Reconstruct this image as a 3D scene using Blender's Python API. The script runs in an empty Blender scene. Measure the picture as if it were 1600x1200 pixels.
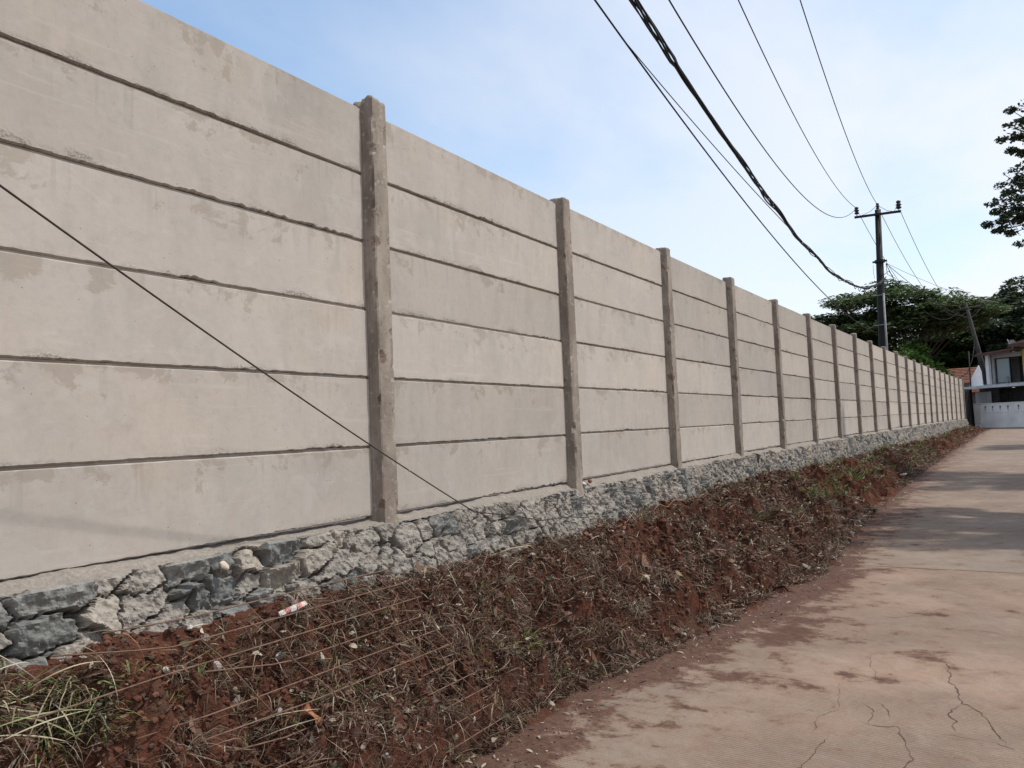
import bpy, math, random
import numpy as np
from mathutils import Vector, Matrix
random.seed(7); rng = np.random.default_rng(11)
D = bpy.data
SC = bpy.context.scene
COL = SC.collection
# ------------------------------------------------------------------ camera
cam = D.cameras.new('camera'); co = D.objects.new('camera', cam); COL.objects.link(co)
R3 = Matrix(((0.855908950698712, 0.06456966463018289, 0.5130795518468606),
             (0.5155654121049472, -0.029511642237735156, -0.856341852774631),
             (-0.04015188606884535, 0.9974767272382737, -0.05854916449563418)))
co.matrix_world = Matrix.Translation((3.00426, -3.41192, 0.46415)) @ R3.to_4x4()
cam.sensor_width = 36; cam.lens = 27.218; cam.clip_start = 0.05; cam.clip_end = 3000
SC.camera = co
# ------------------------------------------------------------------ light
SUN_AZ = math.radians(27)      # from +X towards +Y
SUN_EL = math.radians(58.5)
W = D.worlds.new('World'); SC.world = W; W.use_nodes = True
nt = W.node_tree; nt.nodes.clear()
def wn(t, **k):
    n = nt.nodes.new(t)
    for a, b in k.items(): setattr(n, a, b)
    return n
sky = wn('ShaderNodeTexSky', sky_type='NISHITA', sun_disc=False)
sky.sun_elevation = SUN_EL; sky.sun_rotation = math.pi/2 - SUN_AZ
sky.air_density = 1.0; sky.dust_density = 1.5; sky.ozone_density = 1.0
tc = wn('ShaderNodeTexCoord')
sep = wn('ShaderNodeSeparateXYZ'); nt.links.new(tc.outputs['Generated'], sep.inputs[0])
# thin veil of cirrus: noise laid out on a high flat layer (direction / z)
zc = wn('ShaderNodeMath', operation='MAXIMUM'); nt.links.new(sep.outputs['Z'], zc.inputs[0]); zc.inputs[1].default_value = 0.04
zc2 = wn('ShaderNodeMath', operation='ADD'); nt.links.new(zc.outputs[0], zc2.inputs[0]); zc2.inputs[1].default_value = 0.12
dv = wn('ShaderNodeVectorMath', operation='DIVIDE'); nt.links.new(tc.outputs['Generated'], dv.inputs[0])
cb = wn('ShaderNodeCombineXYZ')
for i in range(3): nt.links.new(zc2.outputs[0], cb.inputs[i])
nt.links.new(cb.outputs[0], dv.inputs[1])
mp = wn('ShaderNodeMapping'); mp.inputs['Scale'].default_value = (0.6, 0.35, 0.0); mp.inputs['Rotation'].default_value = (0, 0, 0.6)
nt.links.new(dv.outputs[0], mp.inputs[0])
nz = wn('ShaderNodeTexNoise'); nz.inputs['Scale'].default_value = 1.6; nz.inputs['Detail'].default_value = 7; nz.inputs['Roughness'].default_value = 0.55
nt.links.new(mp.outputs[0], nz.inputs['Vector'])
mr = wn('ShaderNodeMapRange'); mr.inputs[1].default_value = 0.36; mr.inputs[2].default_value = 0.66; mr.inputs[3].default_value = 0.10; mr.inputs[4].default_value = 0.95
nt.links.new(nz.outputs[0], mr.inputs[0])
# veil grows towards the horizon
hz = wn('ShaderNodeMapRange'); hz.inputs[1].default_value = 0.0; hz.inputs[2].default_value = 0.5; hz.inputs[3].default_value = 0.75; hz.inputs[4].default_value = 0.0
nt.links.new(sep.outputs['Z'], hz.inputs[0])
ad = wn('ShaderNodeMath', operation='ADD', use_clamp=True); nt.links.new(mr.outputs[0], ad.inputs[0]); nt.links.new(hz.outputs[0], ad.inputs[1])
sw = wn('ShaderNodeMapRange'); sw.inputs[1].default_value = -0.75; sw.inputs[2].default_value = 0.1; sw.inputs[3].default_value = 0.3; sw.inputs[4].default_value = 1.0
nt.links.new(sep.outputs['X'], sw.inputs[0])
mu = wn('ShaderNodeMath', operation='MULTIPLY'); nt.links.new(ad.outputs[0], mu.inputs[0]); nt.links.new(sw.outputs[0], mu.inputs[1])
mx = wn('ShaderNodeMix', data_type='RGBA'); nt.links.new(mu.outputs[0], mx.inputs[0])
tint = wn('ShaderNodeMix', data_type='RGBA', blend_type='MULTIPLY'); tint.inputs[0].default_value = 1.0; tint.inputs[7].default_value = (1.12, 1.32, 1.36, 1)
nt.links.new(sky.outputs[0], tint.inputs[6]); nt.links.new(tint.outputs[2], mx.inputs[6]); mx.inputs[7].default_value = (5.65, 5.75, 6.05, 1)
bg = wn('ShaderNodeBackground'); nt.links.new(mx.outputs[2], bg.inputs[0]); bg.inputs[1].default_value = 0.15
wo = wn('ShaderNodeOutputWorld'); nt.links.new(bg.outputs[0], wo.inputs[0])
sl = D.lights.new('sun', 'SUN'); sl.energy = 3.4; sl.angle = math.radians(1.6); sl.color = (1.0, 0.95, 0.88)
so = D.objects.new('sun', sl); COL.objects.link(so)
sd = Vector((math.cos(SUN_AZ)*math.cos(SUN_EL), math.sin(SUN_AZ)*math.cos(SUN_EL), math.sin(SUN_EL)))
so.rotation_euler = sd.to_track_quat('Z', 'Y').to_euler(); so.location = (20, 10, 30)
SC.view_settings.view_transform = 'Standard'; SC.view_settings.look = 'None'
SC.view_settings.exposure = 0.18; SC.view_settings.gamma = 1.0
SC.render.engine = 'CYCLES'
# ------------------------------------------------------------------ numpy noise
def h3(ix, iy, iz, s=0):
    n = (ix.astype(np.int64)*374761393 + iy.astype(np.int64)*668265263 + iz.astype(np.int64)*2147483647 + s*1274126177) & 0xFFFFFFFF
    n = ((n ^ (n >> 13))*1274126177) & 0xFFFFFFFF
    n = (n ^ (n >> 16)) & 0xFFFFFFFF
    n = (n*2654435761) & 0xFFFFFFFF; n = n ^ (n >> 15)
    return (n & 0xFFFFFF)/16777215.0
def vnoise(x, y, z=0.0, s=0):
    x = np.asarray(x, float); y = np.asarray(y, float)+0*x; z = np.asarray(z, float)+0*x
    x0 = np.floor(x); y0 = np.floor(y); z0 = np.floor(z)
    fx = x-x0; fy = y-y0; fz = z-z0
    fx = fx*fx*(3-2*fx); fy = fy*fy*(3-2*fy); fz = fz*fz*(3-2*fz)
    r = 0
    for a in (0, 1):
        for b in (0, 1):
            for c in (0, 1):
                w = (fx if a else 1-fx)*(fy if b else 1-fy)*(fz if c else 1-fz)
                r = r + w*h3(x0+a, y0+b, z0+c, s)
    return r*2-1
def fbm(x, y, z=0.0, o=4, s=0, g=0.5):
    r = 0; a = 1.0; t = 0
    for k in range(o):
        r = r + a*vnoise(x*2**k, y*2**k, np.asarray(z)*2**k, s+k*17); t += a; a *= g
    return r/t
def vor(x, y, s=0, jit=0.9):
    """F1, F2, cell hash a, hash b, offset to the cell's point"""
    x0 = np.floor(x); y0 = np.floor(y)
    f1 = np.full(x.shape, 9.0); f2 = f1.copy(); ca = f1*0; cb_ = f1*0; ox = f1*0; oy = f1*0
    for a in (-1, 0, 1):
        for b in (-1, 0, 1):
            ix = x0+a; iy = y0+b
            px = ix+.5+(h3(ix, iy, ix*0, s)-.5)*jit; py = iy+.5+(h3(ix, iy, ix*0+5, s)-.5)*jit
            d = np.hypot(px-x, py-y); near = d < f1
            f2 = np.where(near, f1, np.minimum(f2, d)); f1 = np.where(near, d, f1)
            ca = np.where(near, h3(ix, iy, ix*0+9, s), ca); cb_ = np.where(near, h3(ix, iy, ix*0+13, s), cb_)
            ox = np.where(near, x-px, ox); oy = np.where(near, y-py, oy)
    return f1, f2, ca, cb_, ox, oy
sst = lambda a, b, x: (lambda t: t*t*(3-2*t))(np.clip((x-a)/(b-a), 0, 1))
# ------------------------------------------------------------------ wall line in plan
PATH = [[0, 0, 0], [0.01, 2.45, 0.01], [0.05, 4.9, 0.01], [0.11, 7.35, 0.02], [0.19, 9.8, 0.02], [0.28, 12.25, 0.02], [0.37, 14.69, 0.03], [0.48, 17.14, 0.03], [0.58, 19.59, 0.03], [0.69, 22.04, 0.04], [0.81, 24.48, 0.04], [0.92, 26.93, 0.04], [1.03, 29.38, 0.04], [1.14, 31.83, 0.04], [1.26, 34.27, 0.04], [1.37, 36.72, 0.04], [1.5, 39.17, 0.03], [1.63, 41.61, 0.03], [1.77, 44.06, 0.03], [1.93, 46.51, 0.02], [2.1, 48.95, 0.02], [2.28, 51.15, 0.02]]
PS = np.array([-6.0, -2.45]+[2.45*i for i in range(21)]+[51.2])
PX = np.array([0, 0]+[p[0] for p in PATH]); PY = np.array([-6.0, -2.45]+[p[1] for p in PATH])
def PXY(s, o):
    s = np.asarray(s, float); o = np.asarray(o, float)
    x = np.interp(s, PS, PX); y = np.interp(s, PS, PY)
    tx = (np.interp(s+.6, PS, PX)-np.interp(s-.6, PS, PX))/1.2
    ty = np.sqrt(1-np.clip(tx, -.3, .3)**2)
    return x+o*ty, y-o*tx
def zroad(y): return -1.15+0.0095*np.clip(np.asarray(y, float), -6, 62)
def toe(s):
    return np.interp(s, [-6, -1.5, -.5, .2, .8, 1.6, 2.8, 5, 8.5, 18, 30, 51], [.95, .92, .8, .72, .74, .92, 1.14, 1.4, 1.25, 1.15, 1.13, 1.05])
def ztop(s): return np.interp(s, [-6, -2, -.8, .4, 1.5, 3, 4.5, 7, 10, 20, 34, 51], [-.26, -.27, -.31, -.38, -.38, -.365, -.34, -.36, -.40, -.47, -.54, -.43])
def bankz(s, o, fine=True):
    s = np.asarray(s, float); o = np.asarray(o, float)
    ot = toe(s)+.16*fbm(s*1.3, s*0, 0, 4, 5, .6)
    t = (o-.24)/(ot-.24)
    wide = sst(.5, 1.4, s)
    g = (1-wide)*(np.clip(t, 0, 2)**.84)+wide*(np.clip(t, 0, 2)**1.45)
    g = np.where(t > .9, np.minimum(g, .9+(t-.9)*.9), g)
    g = np.where(t < .84, g*.80, np.minimum(.80*np.clip(t, .84, 2)**1.3+(t-.84)*2.6, 1.02))
    zt = ztop(s)-.03*sst(1., 2, s); zr = zroad(s)+.02
    z = zt+(zr-zt)*np.clip(g, -.1, 1.0)-np.clip(t-1.0, 0, 1)*.16
    mid = np.clip(.35+2.6*(t+.15), 0, 1)*np.clip(4*(1.15-t), 0, 1)
    x, y = PXY(s, o)
    rise = np.clip(.3+2.2*t, .3, 1); z = z+mid*rise*(.15*fbm(x*1.9, y*1.9, 0, 2, 31)-.05+.30*fbm(x*4.6+z*3, y*4.6, 0, 3, 77))
    # dug hollow with an overhanging dark lip between the low and the wide part
    z = z-.24*np.exp(-((s-1.0+.5*(o-.5))/.12)**2)*np.exp(-((o-.5)/.22)**2)
    z = z+.10*np.exp(-((s-1.35+.5*(o-.5))/.2)**2)*np.exp(-((o-.5)/.2)**2)
    if fine:
        Z0 = z
        f1, f2, ca, cb_, ox, oy = vor(x*9+fbm(x*6, y*6, 0, 2, 3)*.8, y*9+fbm(x*6, y*6, 4, 2, 3)*.8, 8)
        z = z+mid*(.10*(ca-.5)*sst(0, .25, f2-f1)+.065*fbm(x*20, y*20, Z0*20, 3, 91, .65))
    return z
# ------------------------------------------------------------------ object helpers
def tag(o, label=None, cat=None, group=None, kind=None):
    if label: o['label'] = label
    if cat: o['category'] = cat
    if group: o['group'] = group
    if kind: o['kind'] = kind
    return o
def empty(name, loc=(0, 0, 0), rz=0, **k):
    o = D.objects.new(name, None); COL.objects.link(o); o.location = loc; o.rotation_euler = (0, 0, rz); o.empty_display_size = .2
    return tag(o, **k)
def link(name, me, parent=None, **k):
    o = D.objects.new(name, me); COL.objects.link(o)
    if parent is not None: o.parent = parent
    return tag(o, **k)
def copy_tree(o, parent=None):
    c = o.copy(); COL.objects.link(c); c.parent = parent
    for ch in list(o.children): copy_tree(ch, c)
    return c
def mesh(name, V, F, mat=None, smooth=False, attr=None):
    me = D.meshes.new(name)
    V = np.asarray(V, float)
    if isinstance(F, np.ndarray):
        n, k = F.shape
        me.vertices.add(len(V)); me.vertices.foreach_set('co', V.ravel())
        me.loops.add(n*k); me.loops.foreach_set('vertex_index', F.ravel().astype(np.int32))
        me.polygons.add(n); me.polygons.foreach_set('loop_start', np.arange(0, n*k, k, dtype=np.int32))
        me.polygons.foreach_set('loop_total', np.full(n, k, dtype=np.int32))
        me.update(calc_edges=True)
    else:
        me.from_pydata(V.tolist(), [], F)
    me.validate()
    me.polygons.foreach_set('use_smooth', [bool(smooth)]*len(me.polygons))
    if mat is not None: me.materials.append(mat)
    if attr is not None:
        for an, arr in attr.items():
            arr = np.asarray(arr, float)
            if arr.ndim == 1:
                a = me.attributes.new(an, 'FLOAT', 'POINT'); a.data.foreach_set('value', arr)
            else:
                if arr.shape[1] == 3: arr = np.c_[arr, np.ones(len(arr))]
                a = me.attributes.new(an, 'FLOAT_COLOR', 'POINT'); a.data.foreach_set('color', arr.ravel())
    me.update()
    return me
def gridF(nu, nv, off=0):
    i = np.arange(nu-1)[:, None]; j = np.arange(nv-1)[None, :]
    a = i*nv+j
    return np.stack([a, a+nv, a+nv+1, a+1], -1).reshape(-1, 4)+off
class MB:
    def __init__(s): s.V = []; s.F = []
    def add(s, V, F):
        o = len(s.V); s.V += [tuple(v) for v in V]; s.F += [tuple(i+o for i in f) for f in F]; return s
    def box(s, a, b, M=None, bev=0):
        x0, y0, z0 = a; x1, y1, z1 = b
        V = [Vector(v) for v in [(x0, y0, z0), (x1, y0, z0), (x1, y1, z0), (x0, y1, z0), (x0, y0, z1), (x1, y0, z1), (x1, y1, z1), (x0, y1, z1)]]
        if M is not None: V = [M @ v for v in V]
        return s.add(V, [(0, 3, 2, 1), (4, 5, 6, 7), (0, 1, 5, 4), (1, 2, 6, 5), (2, 3, 7, 6), (3, 0, 4, 7)])
    def tube(s, pts, rad, n=6, cap=True):
        pts = [Vector(p) for p in pts]; V = []; F = []
        if not hasattr(rad, '__len__'): rad = [rad]*len(pts)
        up = None
        for i, p in enumerate(pts):
            t = (pts[min(i+1, len(pts)-1)]-pts[max(i-1, 0)]).normalized()
            if up is None: up = Vector((0, 0, 1)) if abs(t.z) < .9 else Vector((1, 0, 0))
            a = t.cross(up).normalized(); b = a.cross(t).normalized(); up = b
            for k in range(n):
                an = 2*math.pi*k/n; V.append(p+(a*math.cos(an)+b*math.sin(an))*rad[i])
        for i in range(len(pts)-1):
            for k in range(n):
                F.append((i*n+k, i*n+(k+1) % n, (i+1)*n+(k+1) % n, (i+1)*n+k))
        if cap: F.append(tuple(range(n))[::-1]); F.append(tuple((len(pts)-1)*n+k for k in range(n)))
        return s.add(V, F)
    def lathe(s, prof, n=12, M=None):
        V = []; F = []
        for r, z in prof:
            for k in range(n):
                v = Vector((r*math.cos(2*math.pi*k/n), r*math.sin(2*math.pi*k/n), z)); V.append(M @ v if M is not None else v)
        for i in range(len(prof)-1):
            for k in range(n): F.append((i*n+k, i*n+(k+1) % n, (i+1)*n+(k+1) % n, (i+1)*n+k))
        F.append(tuple(range(n))[::-1]); F.append(tuple((len(prof)-1)*n+k for k in range(n)))
        return s.add(V, F)
    def build(s, name, mat, parent=None, smooth=False, **k):
        return link(name, mesh(name, s.V, s.F, mat, smooth), parent, **k)
# ------------------------------------------------------------------ materials
class NT:
    def __init__(s, name):
        s.m = D.materials.new(name); s.m.use_nodes = True; s.t = s.m.node_tree
        s.b = s.t.nodes['Principled BSDF']; s.b.inputs['Roughness'].default_value = .9
        s.b.inputs['Specular IOR Level'].default_value = .25
    def n(s, t, **k):
        q = s.t.nodes.new(t)
        for a, b in k.items(): setattr(q, a, b)
        return q
    def l(s, a, b): s.t.links.new(a, b)
    def co(s, kind='Object', scale=(1, 1, 1), off=None):
        c = s.n('ShaderNodeTexCoord'); m = s.n('ShaderNodeMapping'); m.inputs['Scale'].default_value = scale
        if kind == 'Position':
            g = s.n('ShaderNodeNewGeometry'); s.l(g.outputs['Position'], m.inputs[0])
        else: s.l(c.outputs[kind], m.inputs[0])
        if off is not None: s.l(off, m.inputs['Location'])
        return m.outputs[0]
    def noise(s, v, scale, detail=4, rough=.55, dist=0):
        q = s.n('ShaderNodeTexNoise'); q.inputs['Scale'].default_value = scale; q.inputs['Detail'].default_value = detail
        q.inputs['Roughness'].default_value = rough; q.inputs['Distortion'].default_value = dist; s.l(v, q.inputs['Vector']); return q.outputs[0]
    def rng(s, v, a, b, c=0, d=1):
        q = s.n('ShaderNodeMapRange'); s.l(v, q.inputs[0])
        for i, x in enumerate((a, b, c, d)): q.inputs[i+1].default_value = x
        return q.outputs[0]
    def math(s, op, a, b, clamp=False):
        q = s.n('ShaderNodeMath', operation=op, use_clamp=clamp)
        for i, x in enumerate((a, b)):
            if isinstance(x, (int, float)): q.inputs[i].default_value = x
            else: s.l(x, q.inputs[i])
        return q.outputs[0]
    def mix(s, f, a, b, mode='MIX'):
        q = s.n('ShaderNodeMix', data_type='RGBA', blend_type=mode)
        if isinstance(f, (int, float)): q.inputs[0].default_value = f
        else: s.l(f, q.inputs[0])
        for i, x in ((6, a), (7, b)):
            if isinstance(x, tuple): q.inputs[i].default_value = (*x, 1)
            else: s.l(x, q.inputs[i])
        return q.outputs[2]
    def attr(s, name, out='Fac'):
        q = s.n('ShaderNodeAttribute'); q.attribute_name = name; return q.outputs[out]
    def bump(s, h, st=.5, dist=.01, prev=None):
        q = s.n('ShaderNodeBump'); q.inputs['Strength'].default_value = st; q.inputs['Distance'].default_value = dist
        s.l(h, q.inputs['Height'])
        if prev is not None: s.l(prev, q.inputs['Normal'])
        s.l(q.outputs[0], s.b.inputs['Normal']); return q.outputs[0]
    def col(s, c):
        if isinstance(c, tuple): s.b.inputs['Base Color'].default_value = (*c, 1)
        else: s.l(c, s.b.inputs['Base Color'])
def simple(name, c, rough=.8, var=.25, scale=8, bump=0, metal=0, c2=None, kind='Object'):
    m = NT(name); v = m.co(kind); n = m.noise(v, scale, 5)
    c2 = c2 or tuple(x*(1-var) for x in c)
    m.col(m.mix(m.rng(n, .35, .65), c, c2)); m.b.inputs['Roughness'].default_value = rough; m.b.inputs['Metallic'].default_value = metal
    if bump: m.bump(m.noise(v, scale*6, 4), .6, bump)
    return m.m
def mat_panel():
    m = NT('precast_concrete')
    oi = m.n('ShaderNodeObjectInfo')
    r = m.math('MULTIPLY', oi.outputs['Random'], 57.0)
    cx = m.n('ShaderNodeCombineXYZ'); m.l(r, cx.inputs[0]); m.l(r, cx.inputs[1]); off = cx.outputs[0]
    v = m.co('Object', (1, 1, 1), off); vs = m.co('Object', (1, 1, .22), off); vh = m.co('Object', (.85, 1, .95), off)
    pos = m.n('ShaderNodeTexCoord'); sp = m.n('ShaderNodeSeparateXYZ'); m.l(pos.outputs['Object'], sp.inputs[0]); z = sp.outputs['Z']
    base = m.mix(m.rng(m.noise(vs, 2.2, 4), .35, .68), (.465, .417, .368), (.395, .355, .314))
    base = m.mix(m.rng(m.noise(v, 1.1, 3), .42, .7), base, (.485, .420, .360))
    base = m.mix(m.math('MULTIPLY', m.rng(m.noise(vs, 9, 6, .65), .5, .72), .35), base, (.33, .30, .265))
    base = m.mix(m.math('MULTIPLY', m.rng(m.noise(v, 5, 5, .6, 1.2), .55, .66), .35), base, (.50, .465, .42))
    # brown water marks hanging below the upper edge of a panel
    top = m.rng(z, .12, .37, 0, 1)
    st = m.noise(vh, 6.5, 8, .68, .3); st = m.math('ADD', st, m.math('MULTIPLY', top, .22))
    base = m.mix(m.math('MULTIPLY', m.rng(st, .735, .775), .5), base, (.30, .245, .19))
    # occasional rust tint
    base = m.mix(m.math('MULTIPLY', m.rng(m.noise(v, 1.7, 3, .5), .66, .76), .3), base, (.42, .33, .25))
    # rough honeycombed strip along the bottom edge
    e = m.math('SUBTRACT', m.math('MULTIPLY', m.rng(m.noise(vh, 3.2, 5, .6), .45, .85), .078), z)
    edge = m.rng(e, -.008, .012)
    grain = m.noise(v, 90, 3, .7)
    base = m.mix(m.math('MULTIPLY', edge, m.rng(grain, .35, .6)), base, (.25, .225, .195))
    rim = m.math('SUBTRACT', 1.0, m.math('ABSOLUTE', m.math('MULTIPLY', m.math('ADD', e, .004), 110.0), 0), True)
    base = m.mix(m.math('MULTIPLY', rim, .4), base, (.25, .225, .2))
    base = m.mix(m.math('MULTIPLY', m.rng(m.noise(v, 24, 6, .7), .5, .72), .22), base, (.28, .245, .21))
    base = m.mix(m.math('MULTIPLY', m.rng(m.noise(v, 2.9, 6, .7, .4), .54, .64), .28), base, (.345, .315, .28))
    # air holes
    vo = m.n('ShaderNodeTexVoronoi'); vo.inputs['Scale'].default_value = 38; m.l(v, vo.inputs['Vector'])
    pr = m.n('ShaderNodeSeparateColor'); m.l(vo.outputs['Color'], pr.inputs[0])
    pit = m.math('MULTIPLY', m.math('LESS_THAN', vo.outputs['Distance'], .09), m.math('GREATER_THAN', pr.outputs[0], .90))
    base = m.mix(m.math('MULTIPLY', pit, .75), base, (.14, .12, .1))
    # thin drips under the joint
    vd = m.co('Object', (1, 1, .05), off)
    dr = m.math('MULTIPLY', m.rng(m.noise(vd, 24, 3, .5), .60, .68), m.rng(m.math('ADD', z, m.math('MULTIPLY', m.noise(vd, 6, 2), .25)), .33, .46))
    base = m.mix(m.math('MULTIPLY', dr, .2), base, (.23, .20, .165))
    base = m.mix(m.math('MULTIPLY', m.rng(m.noise(m.co('Object', (.15, 1, 2.5), off), 12, 4, .6), .62, .66), .25), base, (.52, .48, .43))
    # per panel shade
    tone = m.rng(oi.outputs['Random'], 0, 1, .79, .96)
    vv = m.n('ShaderNodeVectorMath', operation='SCALE'); m.l(base, vv.inputs[0]); m.l(tone, vv.inputs['Scale'])
    m.l(vv.outputs[0], m.b.inputs['Base Color'])
    b1 = m.bump(m.noise(v, 14, 8, .62), .35, .006)
    hgt = m.math('SUBTRACT', m.math('MULTIPLY', m.math('MULTIPLY', edge, grain), 1.0), m.math('MULTIPLY', pit, 1.0))
    m.bump(hgt, .9, .006, b1)
    m.b.inputs['Roughness'].default_value = .93
    return m.m
def mat_post():
    m = NT('post_concrete'); oi = m.n('ShaderNodeObjectInfo')
    r = m.math('MULTIPLY', oi.outputs['Random'], 41.0); cx = m.n('ShaderNodeCombineXYZ'); m.l(r, cx.inputs[2])
    v = m.co('Object', (1, 1, 1), cx.outputs[0]); vs = m.co('Object', (1, 1, .45), cx.outputs[0])
    base = m.mix(m.rng(m.noise(vs, 5, 5), .35, .65), (.30, .255, .21), (.185, .15, .122))
    base = m.mix(m.math('MULTIPLY', m.rng(m.noise(vs, 13, 6, .65), .5, .62), .6), base, (.15, .122, .10))
    base = m.mix(m.math('MULTIPLY', m.rng(m.noise(v, 6, 6, .6), .62, .66), .75), base, (.12, .072, .05))
    base = m.mix(m.math('MULTIPLY', m.rng(m.noise(v, 26, 3), .6, .66), .5), base, (.36, .325, .285))
    m.col(base)
    b = m.bump(m.noise(v, 20, 6, .65), .6, .008); m.bump(m.noise(v, 120, 3, .7), .5, .002, b)
    m.b.inputs['Roughness'].default_value = .95
    return m.m
def mat_vcol(name, rough=.9, grain=60, gs=.35, bump=.004, trans=0, attr='Col'):
    m = NT(name); c = m.attr(attr, 'Color'); v = m.co('Object')
    n = m.noise(v, grain, 4, .65)
    m.col(m.mix(m.math('MULTIPLY', m.rng(n, .35, .65), gs), c, m.mix(1.0, c, (.45, .42, .40), 'MULTIPLY')))
    m.b.inputs['Roughness'].default_value = rough
    if bump: m.bump(n, .8, bump)
    return m.m
def mat_soil():
    m = NT('red_soil'); v = m.co('Position')
    a = m.noise(v, 1.3, 5, .6); b = m.noise(v, 9, 6, .65); g = m.noise(v, 55, 4, .7)
    c = m.mix(m.rng(a, .35, .65), (.105, .040, .024), (.068, .030, .020))
    c = m.mix(m.rng(b, .45, .65), c, (.055, .024, .016))
    c = m.mix(m.math('MULTIPLY', m.rng(m.noise(v, 3.1, 5, .7), .52, .66), .7), c, (.072, .048, .032))
    c = m.mix(m.math('MULTIPLY', m.rng(g, .58, .72), .5), c, (.13, .063, .040))
    m.col(c); q = m.bump(b, .8, .05); m.bump(g, .9, .012, q); m.b.inputs['Roughness'].default_value = 1
    m.b.inputs['Specular IOR Level'].default_value = .1
    return m.m
def mat_road():
    m = NT('road_concrete'); v = m.co('Position'); d = m.attr('dust')
    sp = m.n('ShaderNodeSeparateXYZ'); m.l(v, sp.inputs[0])
    slab = m.math('GREATER_THAN', sp.outputs['Y'], 5.45)
    c = m.mix(m.rng(m.noise(v, .9, 5, .6), .35, .65), (.268, .184, .134), (.228, .168, .128))
    c = m.mix(m.math('MULTIPLY', slab, m.rng(m.noise(v, .35, 4, .6), .3, .6, .3, .8)), c, (.205, .17, .138))
    c = m.mix(m.math('MULTIPLY', m.rng(m.noise(v, 2.3, 7, .68, .6), .48, .68), .6), c, (.165, .118, .088))
    c = m.mix(m.math('MULTIPLY', m.rng(m.noise(v, 3.7, 6, .65, .9), .53, .66), .5), c, (.30, .238, .182))
    # greyer worn strip near the verge
    gm = m.attr('grey'); c = m.mix(m.math('MULTIPLY', gm, m.rng(m.noise(v, 2.8, 6, .6), .3, .6, .2, .85)), c, (.225, .192, .155))
    # broom ridges across the road
    vb = m.co('Position', (.35, 1, 1)); wv = m.n('ShaderNodeTexWave', wave_type='BANDS', bands_direction='Y', wave_profile='SIN')
    wv.inputs['Scale'].default_value = 15; wv.inputs['Distortion'].default_value = 1.6; wv.inputs['Detail'].default_value = 3; wv.inputs['Detail Scale'].default_value = 2.2
    m.l(vb, wv.inputs['Vector'])
    br = m.math('MULTIPLY', m.rng(wv.outputs['Fac'], .2, .75), m.rng(m.noise(v, .8, 5, .6), .40, .58))
    br = m.math('MULTIPLY', br, m.rng(m.noise(v, 14, 3), .3, .55))
    c = m.mix(m.math('MULTIPLY', m.math('SUBTRACT', 1.0, wv.outputs['Fac']), m.math('MULTIPLY', m.rng(m.noise(v, .8, 5, .6), .40, .58), .8)), c, (.14, .10, .075))
    g = m.noise(v, 130, 3, .7); c = m.mix(m.math('MULTIPLY', m.rng(g, .5, .7), .35), c, (.22, .155, .12))
    # red soil spread on the slab
    n = m.noise(m.co('Position', (1, 1.25, 1)), 3.9, 9, .72, .25)
    f = m.math('ADD', d, m.math('MULTIPLY', m.math('SUBTRACT', n, .5), 2.4))
    c = m.mix(m.rng(f, .25, .7, 0, .6), c, (.165, .095, .064))
    c = m.mix(m.rng(f, .55, .8, 0, .92), c, (.085, .042, .030))
    # crumbs
    vo = m.n('ShaderNodeTexVoronoi'); vo.inputs['Scale'].default_value = 34; m.l(m.co('Position'), vo.inputs['Vector'])
    pr = m.n('ShaderNodeSeparateColor'); m.l(vo.outputs['Color'], pr.inputs[0])
    cr = m.math('MULTIPLY', m.math('LESS_THAN', vo.outputs['Distance'], .16), m.math('GREATER_THAN', pr.outputs[0], .9))
    c = m.mix(m.math('MULTIPLY', cr, .55), c, (.17, .085, .055))
    m.col(c)
    h = m.math('ADD', m.math('MULTIPLY', br, .5), m.math('MULTIPLY', g, .6))
    mud = m.mix(m.rng(m.noise(v, 18, 6, .7), .4, .62), (.065, .032, .023), (.115, .062, .042)); c = m.mix(m.math('MULTIPLY', m.rng(f, .5, .8), .75), c, mud); m.col(c)
    q = m.bump(m.noise(v, 22, 6, .7), .7, .012); m.bump(h, .9, .006, q)
    m.b.inputs['Roughness'].default_value = .92
    return m.m
def mat_leaf(name, attr='Col', tr=.3):
    m = NT(name); c = m.attr(attr, 'Color'); m.l(c, m.b.inputs['Base Color']); m.b.inputs['Roughness'].default_value = .55
    t = m.n('ShaderNodeBsdfTranslucent'); m.l(c, t.inputs[0]); ms = m.n('ShaderNodeMixShader'); ms.inputs[0].default_value = tr
    out = [n for n in m.t.nodes if n.type == 'OUTPUT_MATERIAL'][0]
    m.l(m.b.outputs[0], ms.inputs[1]); m.l(t.outputs[0], ms.inputs[2]); m.l(ms.outputs[0], out.inputs[0])
    return m.m
PANEL = mat_panel(); POST = mat_post(); STONE = mat_vcol('rubble_masonry', .92, 70, .5, .004)
SOIL = mat_soil(); ROAD = mat_road(); LITTER = mat_leaf('dry_litter', tr=.12); LEAF = mat_leaf('foliage', tr=.28)
RUST = simple('rusty_steel', (.17, .10, .068), .8, .4, 30); BARK = simple('bark', (.06, .046, .035), .95, .5, 4, .02)
BLACKW = simple('black_cable', (.016, .017, .02), .6, .3, 5)
POLE = simple('shade_darkened_steel', (.015, .0145, .014), .65, .4, 3)  # dark steel, base colour blackened further to carry its backlit shading
POLE2M = simple('weathered_concrete_pole', (.075, .07, .065), .9, .4, 3)
GALV = simple('galvanised_steel', (.30, .30, .30), .55, .3, 6)
CERAM = simple('dark_ceramic', (.035, .02, .018), .35, .3, 5)
CRACK = simple('crack_dirt', (.10, .065, .045), 1, .4, 20)
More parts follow.
